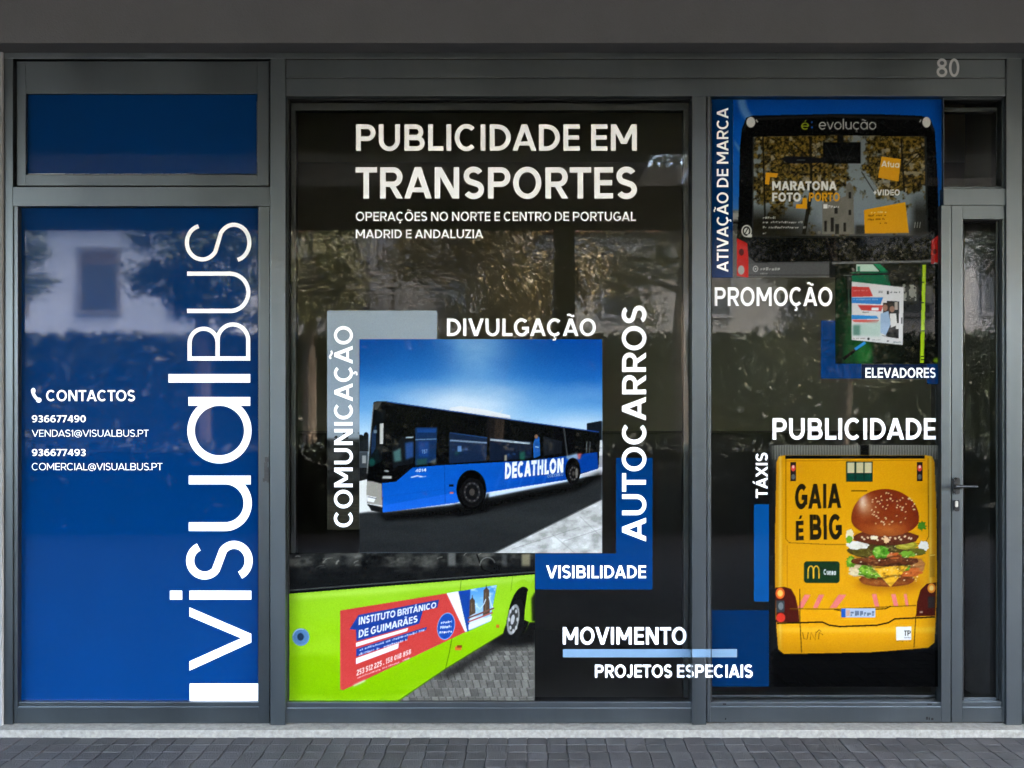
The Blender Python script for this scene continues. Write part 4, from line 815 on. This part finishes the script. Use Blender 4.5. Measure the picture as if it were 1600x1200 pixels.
p.put(bm_ * np.clip((1226 - X) / 14, 0, 1), (176, 120, 10), .8); p.put(bm_ * np.exp(-((X - 1219) / 2.5) ** 2), (240, 206, 110), .55); p.put(bm_ * np.clip((X - 1448) / 14, 0, 1), (186, 128, 10), .8); p.put(bm_ * np.clip((Y - 985) / 32, 0, 1), (172, 116, 8), .75); p.put(bm_ * np.exp(-((X - 1454) / 2.2) ** 2) * (Y < 920), (246, 214, 120), .5)
p.put(bm_ * p.noise(50, 70, 4, 7), (206, 146, 12), .35); p.put(bm_ * np.exp(-((Y - 984) / 5) ** 2), (240, 196, 70), .4)
p.poly([(1227, 711.5), (1445, 711.5), (1445, 716.5), (1227, 717)], (12, 12, 11)); p.line([(1228, 720), (1446, 719)], 1, (150, 100, 10), .8)
p.line([(1228, 716), (1228, 842), (1233, 848), (1300, 851), (1450, 849)], 1.1, (96, 66, 8), .9); p.line([(1450, 716), (1451, 838), (1446, 848)], 1.1, (96, 66, 8), .9); p.line([(1230, 852), (1230, 920)], .8, (150, 104, 10), .7)
for x0 in (1235, 1432.5): p.rect(x0, 722, x0 + 9, 752, (40, 30, 26)); p.ell(x0 + 4.5, 731.5, 3.6, 5, (220, 70, 56)); p.ell(x0 + 4.5, 729.5, 1.8, 2.4, (250, 190, 180)); p.ell(x0 + 4.5, 745, 3.2, 4.2, (92, 92, 90))
p.rect(1322, 721, 1363.5, 752.5, (18, 46, 34))
for x0 in (1324, 1338, 1351): p.rect(x0, 722.5, x0 + 11, 739, (206, 194, 148)); p.rect(x0, 740.5, x0 + 11, 751, (12, 62, 48))
p.line([(1330, 767), (1355, 767)], 1.6, (60, 42, 8), .9)
K = (34, 28, 14)
p.text('GAIA', [(1241.5, 795.5), (1314.5, 793.5), (1313.5, 755.5), (1243, 756.5)], K, .235); p.text('É', [(1243.5, 844.5), (1256, 844), (1255.5, 813.5), (1243.5, 814)], K, .24); p.text('BIG', [(1265.5, 843.5), (1315.5, 842.5), (1315, 803.5), (1265, 804)], K, .235)
# burger
p.ell(1388, 912, 52, 12, (150, 84, 10), .65, 6)
def blob(cx, cy, rx, ry, col, k=.12, n=26, a=1, blur=0, rot=0):
    t = np.linspace(0, 2 * math.pi, n)[:-1]; r = 1 + k * p.rs.uniform(-1, 1, n - 1); ro = math.radians(rot); x = rx * r * np.cos(t); y = ry * r * np.sin(t)
    p.poly(np.c_[cx + x * math.cos(ro) - y * math.sin(ro), cy + x * math.sin(ro) + y * math.cos(ro)], col, a, blur)
blob(1386, 906, 44, 11, (120, 56, 20), .03); p.ell(1380, 910, 36, 5, (158, 88, 36), .7, 2)
blob(1384, 890, 54, 13, (196, 150, 96), .08); blob(1432, 884, 14, 12, (180, 116, 58), .1); blob(1336, 886, 10, 14, (206, 176, 130), .12); blob(1345, 894, 18, 7, (226, 206, 160), .2); blob(1420, 894, 20, 8, (196, 96, 40), .2)
for cx, cy, rx, ry in ((1330, 878, 8, 9), (1352, 892, 12, 8), (1365, 896, 14, 8), (1412, 886, 9, 7), (1356, 884, 10, 6)): blob(cx, cy, rx, ry, (96, 150, 30), .22); blob(cx - 1, cy - 2, rx * .55, ry * .5, (160, 200, 70), .2, a=.8)
p.poly([(1362, 884), (1420, 884), (1392, 917)], (238, 176, 34)); p.line([(1362, 885), (1391, 916)], 1.2, (250, 206, 90), .8)
blob(1384, 877, 54, 8, (92, 44, 20), .05); p.ell(1384, 874, 50, 4, (128, 66, 32), .7, 2)
blob(1380, 861, 54, 12, (74, 62, 24), .1); blob(1340, 852, 18, 7, (230, 224, 206), .15); blob(1443, 854, 8, 9, (232, 226, 210), .15)
blob(1350, 864, 20, 7, (84, 74, 22), .15); blob(1416, 852, 18, 7, (150, 140, 36), .12); p.ell(1416, 851, 13, 4.5, (196, 186, 64), .8); blob(1432, 862, 16, 6, (96, 92, 28), .15); blob(1396, 868, 20, 5, (190, 92, 40), .15); blob(1368, 872, 12, 4, (172, 74, 36), .2)
blob(1376, 863, 13, 11, (72, 138, 24), .14); p.ell(1371, 860, 6, 6, (140, 190, 62), .85, 1); p.line([(1376, 853), (1377, 872)], 1, (40, 96, 14), .8); blob(1418, 866, 12, 5, (110, 160, 40), .25)
blob(1384, 840, 52, 12, (88, 40, 22), .04); p.ell(1382, 837, 48, 6, (122, 58, 34), .7, 3); blob(1440, 822, 7, 7, (70, 120, 28), .3); blob(1328, 836, 6, 9, (232, 216, 172), .2); blob(1327, 843, 5, 6, (110, 160, 44), .2)
bun = np.r_[arcp(1383, 810, 53, 46, 180, 360, 30), arcp(1383, 812, 53, 26, 0, 180, 26)]
b_ = p.mask(bun); p.put(b_, (140, 56, 22)); p.put(b_ * np.exp(-((X - 1385) / 34) ** 2 - ((Y - 828) / 11) ** 2), (206, 118, 50), .8); p.put(b_ * np.exp(-((X - 1352) / 13) ** 2 - ((Y - 790) / 15) ** 2), (226, 168, 112), .85); p.put(b_ * np.clip((X - 1412) / 26, 0, 1), (104, 30, 14), .7); p.put(b_ * np.exp(-((X - 1392) / 30) ** 2 - ((Y - 780) / 16) ** 2), (120, 38, 16), .6); p.put(b_ * np.clip((Y - 829) / 8, 0, 1), (150, 84, 34), .6)
for k in range(64):
    t = p.rs.uniform(0, 2 * math.pi); r = math.sqrt(p.rs.rand()); x = 1388 + 44 * r * math.cos(t); y = 795 + 26 * r * math.sin(t)
    p.ell(x, y, 1.6, 1.0, (240, 210, 160), .95, 0, p.rs.uniform(-60, 60), 10)
for k in range(16): x = 1346 + k * 5.2 + p.rs.uniform(-2, 2); p.ell(x, 841 + p.rs.uniform(-3, 3), 2.2, 1.6, (240, 208, 170), .85, 0, p.rs.uniform(-60, 60), 10)
blob(1366, 840, 6, 3, (240, 222, 180), .2); blob(1385, 844, 4, 5, (238, 190, 140), .2)
bz = np.clip(1.15 - ((X - 1384) / 60) ** 2 - ((Y - 880) / 40) ** 2, 0, 1) * (Y > 842) * (Y < 916)
fz = p.noise(6, 4, 4, 51); p.put(bz * np.clip((fz - .52) * 6, 0, 1), (44, 26, 10), .42); p.put(bz * np.clip((.42 - fz) * 7, 0, 1), (246, 226, 170), .28)
for yy in (850, 872, 884, 902): p.put(bz * np.exp(-((Y - yy - 2.5 * np.sin(X / 9.)) / 1.8) ** 2), (40, 20, 8), .55)
for k in range(40): p.ell(p.rs.uniform(1338, 1434), p.rs.uniform(852, 908), p.rs.uniform(.7, 1.8), p.rs.uniform(.5, 1.1), (252, 240, 208), p.rs.uniform(.3, .8), 0, 0, 8)
p.put(b_ * p.noise(18, 12, 4, 52), (96, 30, 12), .45); p.put(b_ * np.exp(-((X - 1348) / 6) ** 2 - ((Y - 784) / 12) ** 2), (250, 222, 190), .7)
# badge, lamps, bumper
p.poly(np.r_[arcp(1307, 882, 5, 5, -90, 0), arcp(1307, 906, 5, 5, 0, 90), arcp(1261, 906, 5, 5, 90, 180), arcp(1261, 882, 5, 5, 180, 270)], (22, 50, 26))
for x0 in (1262.5, 1271): p.line(np.r_[[(x0, 904)], arcp(x0 + 4.4, 892, 4.2, 7.5, 180, 360), [(x0 + 8.8, 904)]], 1.9, (226, 172, 40))
p.text('Cunha', [(1287, 898), (1306, 898.5), (1306, 890), (1287, 889.5)], (232, 232, 226), .24)
for pts in ([(1211.5, 918), (1226, 917), (1236, 920), (1243, 932), (1248, 955), (1249, 973), (1213, 972)], [(1462.8, 910), (1448, 912), (1438, 922), (1433, 940), (1431, 963), (1461.5, 962)]): p.poly(pts, (74, 22, 14))
p.poly([(1213, 938), (1226, 938), (1226, 957), (1213, 957)], (56, 58, 58)); p.ell(1219, 927, 7, 8.6, (226, 96, 30)); p.ell(1219, 927, 4.2, 5.2, (250, 190, 90)); p.ell(1220, 965, 7, 7, (210, 52, 36)); p.ell(1220, 947, 4, 6, (110, 112, 110))
p.ell(1455.5, 919, 6.2, 7.4, (236, 140, 40)); p.ell(1455.5, 919, 3.4, 4.2, (252, 206, 110)); p.rect(1450, 932, 1461, 950, (52, 40, 36)); p.rect(1437, 955, 1442, 958, (190, 150, 130), .8)
for x0, w_ in ((1246, 14), (1270, 12), (1296, 18), (1362, 12), (1392, 12), (1412, 8)): p.poly([(x0, 950), (x0 + w_ * .6, 950), (x0 + w_ * 1.5, 929), (x0 + w_ * .8, 929)] if x0 < 1350 else [(x0 + w_ * .4, 948), (x0 + w_, 948), (x0 + w_ * .6, 928), (x0, 928)], (226, 116, 108), .95)
p.line([(1234, 951), (1306, 952), (1432, 946)], 1.6, (110, 74, 8), .9); p.line([(1303, 952), (1316, 955), (1384, 951), (1392, 947)], 1.8, (60, 40, 6), .9)
p.rect(1314.5, 950.5, 1367.5, 964.5, (176, 186, 196)); p.rect(1314.5, 951, 1321, 964.5, (32, 82, 160)); p.rect(1322, 953, 1328, 963, (206, 150, 120), .8); p.scrawl(1329, 1366, 962.5, 8.5, (92, 104, 122), .85, -.01, .05)
p.line([(1214, 974), (1285, 972), (1296, 977), (1312, 979), (1370, 977), (1388, 973), (1398, 967), (1461, 964)], 2.4, (34, 24, 6)); p.line([(1249.5, 920), (1250, 973), (1252.5, 1020)], 1.5, (70, 48, 8), .9); p.line([(1431, 962), (1428, 1012)], 1.4, (70, 48, 8), .9)
for q in ([(1254, 988), (1256, 998), (1261, 999), (1263, 988)], [(1266, 1000), (1267, 988), (1274, 1000), (1275, 987)], [(1279, 999), (1280, 988), (1286, 992)], [(1276, 988), (1280, 984), (1283, 987)]): p.line(q, 1.2, (96, 68, 14), .9)
p.poly([(1400, 979.5), (1424, 979), (1424, 1000), (1400.5, 1000.5)], (226, 224, 214)); p.text('TP', [(1412.5, 993.5), (1423, 993.3), (1423, 985), (1412.5, 985.2)], (40, 38, 34), .2); p.scrawl(1413, 1423, 997.5, 2.4, (110, 106, 98), .8); p.scrawl(1401, 1424, 1003, 2.4, (110, 80, 20), .8)
p.rect(1453, 866, 1461, 902, (150, 106, 14), .6); p.line([(1453, 868), (1461, 867)], 1.4, (246, 214, 120), .8)
p.build('yellow_bus_picture', 'printed picture of the yellow rear of a minibus with a large burger', .002, .43)

#SECTION outside
# ------------------------------------------------------------------ pavement, street and what stands across it
pav = mat('dark_setts', (.040, .0382, .0368), .75, .2, var=.26, vscale=3.2, bump=.5, bscale=140)
nt = pav.node_tree; at_ = nt.nodes.new('ShaderNodeVertexColor'); at_.layer_name = 'stone'
bs = nt.nodes['Principled BSDF']; old = bs.inputs['Base Color'].links[0].from_socket
ml = nt.nodes.new('ShaderNodeMix'); ml.data_type = 'RGBA'; ml.blend_type = 'MULTIPLY'; ml.inputs[0].default_value = 1
nt.links.new(old, ml.inputs[6]); nt.links.new(at_.outputs[0], ml.inputs[7]); nt.links.new(ml.outputs[2], bs.inputs['Base Color'])
vs, fs, cs = [], [], []; pw = .0825; rs = np.random.RandomState(4)
def sett(x0, x1, y0, y1):
    g = .0007; b = .0022; k = rs.uniform(.8, 1.15); tint = (k * rs.uniform(.97, 1.03), k, k * rs.uniform(.97, 1.04)); i = len(vs); dz = rs.uniform(-.0008, .0008); tx, ty = rs.uniform(-.0009, .0009, 2)
    x0 += g + rs.uniform(0, .0012); x1 -= g + rs.uniform(0, .0012); y0 += g; y1 -= g + rs.uniform(0, .001)
    for z, e in ((-.012, 0), (-b * .8, 0), (0, b)):
        for j, (x, y) in enumerate(((x0 + e, y0 + e), (x1 - e, y0 + e), (x1 - e, y1 - e), (x0 + e, y1 - e))): vs.append((x, y, z + dz + (tx if j in (1, 2) else -tx) * (z > -.01) + (ty if j > 1 else -ty) * (z > -.01)))
    for l in (0, 4):
        for j in range(4): fs.append((i + l + j, i + l + (j + 1) % 4, i + l + 4 + (j + 1) % 4, i + l + 4 + j))
    fs.append((i + 8, i + 9, i + 10, i + 11)); cs.extend([tint] * 12)
yy = -.106
row = 0
while yy > -2.2:
    x = -4.2 + (.0 if row % 2 else .003); dx = 0
    while x < 4.2:
        x1 = x + pw; sett(x, x1, yy - pw, yy); x = x1
    yy -= pw; row += 1
me = bpy.data.meshes.new('pavement'); me.from_pydata(vs, [], fs)
ca = me.color_attributes.new('stone', 'FLOAT_COLOR', 'POINT'); ca.data.foreach_set('color', np.c_[np.array(cs), np.ones(len(cs))].ravel())
tag(link('pavement', me, pav), kind='structure')
def sheet(name, x0, x1, y0, y1, z0, z1, m):
    bm = bmesh.new(); box(bm, x0, x1, y0, y1, z0, z1); return tag(bmobj(name, bm, m), kind='structure')
grout = mat('pavement_joints', (.03, .029, .028), .95, .2, var=.2, vscale=30)
sheet('pavement_bed', -14, 14, yy, .5, -.2, -.0075, grout)
flags = mat('pale_flagstones', (.05, .049, .047), .95, 0, var=.15, vscale=3)
sheet('pavement', -14, 14, -8.0, yy - .0005, -.2, .0, pav)
sheet('road', -60, 60, -15.5, -8.001, -.3, -.12, mat('asphalt', (.045, .045, .045), .95, 0, var=.2, vscale=12))
sheet('pavement', -60, 60, -60, -15.501, -.3, .0, flags)
sheet('ground', -900, 900, -900, 900, -.6, -.31, mat('earth', (.09, .09, .088), .9, .2, var=.2, vscale=.2))
# trees
leafm = {}
def leaf_mat(name, c):
    m = mat(name, c, .5, .35, var=.35, vscale=1.3); return m
LM = [leaf_mat('olive_leaves', (.06, .058, .016)), leaf_mat('green_leaves', (.034, .048, .014)), leaf_mat('ochre_leaves', (.10, .072, .02))]
bark = mat('bark', (.09, .07, .05), .9, .2, var=.3, vscale=8, bump=.6, bscale=30)
def tree(x, y, h, r, z0, n, lm, seed, label):
    R = np.random.RandomState(seed); root = tag(empty('plane_tree', (x, y, 0)), label, 'tree', 'street trees across the road'); bpy.context.view_layer.update()
    bm = bmesh.new(); tips = []
    def limb(p, q, a, b): cyl(bm, p, q, a, b, 8)
    top = Vector((x + R.uniform(-.2, .2), y, z0)); limb((x, y, -.05), top, .17, .13); limb(top, (x + R.uniform(-.3, .3), y, h - r * .5), .125, .05)
    for k in range(9):
        t = R.uniform(0, 2 * math.pi); e = Vector((x + math.cos(t) * r * R.uniform(.5, .9), y + math.sin(t) * r * R.uniform(.5, .9), R.uniform(z0 + .4, h - .5))); s0 = top + Vector((0, 0, R.uniform(0, (h - z0) * .4)))
        limb(s0, e, .06, .02); tips.append(e)
        for j in range(2): e2 = e + Vector(R.uniform(-1, 1, 3)) * .7; limb(e, e2, .02, .008); tips.append(e2)
    wchild(bmobj('trunk', bm, bark), root)
    n = int(n * 2.2); cen = np.array([tuple(t) for t in tips] + [(x + R.normal(0, r * .45), y + R.normal(0, r * .45), R.uniform(z0, h)) for _ in range(26)])
    c = cen[R.randint(len(cen), size=n)] + R.normal(0, .17 * min(2, r), (n, 3)) * (1, 1, .8)
    a = R.normal(size=(n, 3)); a /= np.linalg.norm(a, axis=1)[:, None]; b = np.cross(a, R.normal(size=(n, 3))); b /= np.linalg.norm(b, axis=1)[:, None]
    L = R.uniform(.03, .06, (n, 1)); v = np.stack([c - a * L, c + b * L * .6, c + a * L, c - b * L * .6], 1).reshape(-1, 3)
    me = bpy.data.meshes.new('crown'); me.from_pydata(v.tolist(), [], np.arange(4 * n).reshape(-1, 4).tolist()); wchild(link('crown', me, lm), root)
tree(-10.7, -13.5, 6.2, .8, 3.6, 5000, LM[1], 1, 'street tree with green leaves, mirrored at the far left of the blue pane')
tree(-5.8, -12.5, 5.8, 1.0, 3.0, 6500, LM[1], 2, 'street tree with green leaves, mirrored behind the upright logo')
tree(-4.9, -16.8, 6.6, 1.4, 3.4, 6000, LM[0], 3, 'olive street tree mirrored at the left of the centre pane')
tree(-.6, -12.2, 6.0, 1.7, 2.7, 10000, LM[2], 4, 'ochre leaved street tree mirrored in the middle of the centre pane')
tree(3.4, -15.5, 8.2, 1.6, 3.2, 8000, LM[0], 5, 'olive street tree mirrored at the right edge of the centre pane')
tree(5.6, -12.4, 5.4, 1.6, 1.9, 9000, LM[0], 6, 'low olive street tree mirrored in the right hand pane')
tree(10.4, -13.2, 6.4, 1.7, 2.4, 8000, LM[1], 7, 'street tree with green leaves, mirrored in the narrow door')
# house opposite
hw = mat('white_render', (.38, .41, .45), .9, .2, var=.08, vscale=.8, bump=.1, bscale=30); hd = mat('shutter_brown', (.10, .085, .07), .7, .3, var=.2, vscale=5); hg = mat('dark_pane', (.03, .035, .04), .1, .5)
def house(x0, x1, yf, h, m, label, seed, nx):
    R = np.random.RandomState(seed); root = tag(empty('town_house', ((x0 + x1) / 2, yf, 0)), label, 'house', 'houses across the street'); bpy.context.view_layer.update()
    wchild(boxobj('wall', m, None, [(x0, x1, yf - 8, yf, 0, h)], 0), root)
    wchild(boxobj('roof', mat('roof_tile', (.28, .13, .08), .8, .3, var=.2, vscale=3), None, [(x0 - .2, x1 + .2, yf - 8.2, yf + .3, h + .001, h + .35)], 0), root)
    for fz in (1.0, 4.2, 7.2):
        if fz + 1.8 > h: continue
        for k in range(nx):
            cx = x0 + (k + .5) * (x1 - x0) / nx
            f = wchild(boxobj('window', M['pillar'], None, [(cx - .62, cx + .62, yf, yf + .06, fz - .12, fz), (cx - .62, cx - .5, yf, yf + .05, fz, fz + 1.7), (cx + .5, cx + .62, yf, yf + .05, fz, fz + 1.7), (cx - .62, cx + .62, yf, yf + .05, fz + 1.7, fz + 1.82)], 0), root)
            bpy.context.view_layer.update()
            wchild(boxobj('pane', hg, None, [(cx - .5, cx + .5, yf, yf + .02, fz, fz + 1.7)], 0), f)
            wchild(boxobj('shutter', hd, None, [(cx - .5, cx + .5, yf + .021, yf + .04, fz + 1.7 - .1 * (j + 1) + .015, fz + 1.7 - .1 * j) for j in range(R.randint(4, 14))], 0), f)
house(-16, -8.2, -22, 6.7, hw, 'white rendered house across the street at the left', 1, 3)
house(-7.9, 1.2, -24, 6.8, mat('grey_render', (.17, .165, .15), .9, .2, var=.1, vscale=.8), 'grey rendered house across the street in the middle', 2, 4)
mid = [o for o in bpy.data.objects if o.name.startswith('town_house') and 'middle' in o.get('label', '')][0]; bpy.context.view_layer.update()
wchild(boxobj('pilaster', M['pillar'], None, [(-4.72, -4.1, -23.999, -23.9, 0, 6.7)], 0), mid)
wchild(boxobj('balcony_railing', hd, None, [(-5.25, -2.3, -23.6, -23.56, z, z + .045) for z in np.arange(4.5, 6.5, .2)] + [(x, x + .05, -23.64, -23.601, 4.4, 6.5) for x in (-5.2, -4.05, -2.4)], 0), mid)
house(1.5, 9.6, -23, 6.6, mat('stone_render', (.20, .19, .165), .9, .2, var=.1, vscale=.8), 'beige rendered house across the street in the middle right', 3, 3)
house(9.9, 23, -22.5, 6.6, mat('cream_render', (.34, .325, .29), .9, .2, var=.1, vscale=.8), 'cream rendered house across the street at the right', 4, 5)
# clipped hedges, both added to darken the reflections: a tall one on the far kerb, a low one along the canopy edge
hcore = mat('hedge_core', (.02, .025, .01), .9, .1, var=.3, vscale=6); hleaf = leaf_mat('hedge_leaves', (.018, .024, .009))
def hedge(x0, x1, y0, y1, h, n, label, seed, sz):
    R = np.random.RandomState(seed); root = tag(empty('hedge', ((x0 + x1) / 2, (y0 + y1) / 2, 0)), label, 'hedge'); bpy.context.view_layer.update()
    bm = bmesh.new(); box(bm, x0, x1, y0, y1, 0, h); wchild(bmobj('hedge_core', bm, hcore), root)
    c = np.c_[R.uniform(x0, x1, n), R.choice([y0 - .03, y1 + .03], n) + R.normal(0, sz * .7, n), R.uniform(0, h + sz * 2, n)]
    top = R.rand(n) < .3; c[top, 1] = R.uniform(y0, y1, top.sum()); c[top, 2] = h + R.uniform(0, sz * 2, top.sum())
    a = R.normal(size=(n, 3)) * sz; b = R.normal(size=(n, 3)) * sz * .6
    v = np.stack([c - a, c + b, c + a, c - b], 1).reshape(-1, 3); me = bpy.data.meshes.new('foliage'); me.from_pydata(v.tolist(), [], np.arange(4 * n).reshape(-1, 4).tolist())
    wchild(link('foliage', me, hleaf), root)
hedge(-13, 20, -18.2, -17.4, 3.0, 18000, 'tall dark clipped hedge added along the far kerb, darkening the reflections', 8, .08)
hedge(-11, 11, -6.9, -6.35, .92, 16000, 'low dark clipped hedge added along the outer edge of the canopy, hiding the road from the reflections', 9, .035)
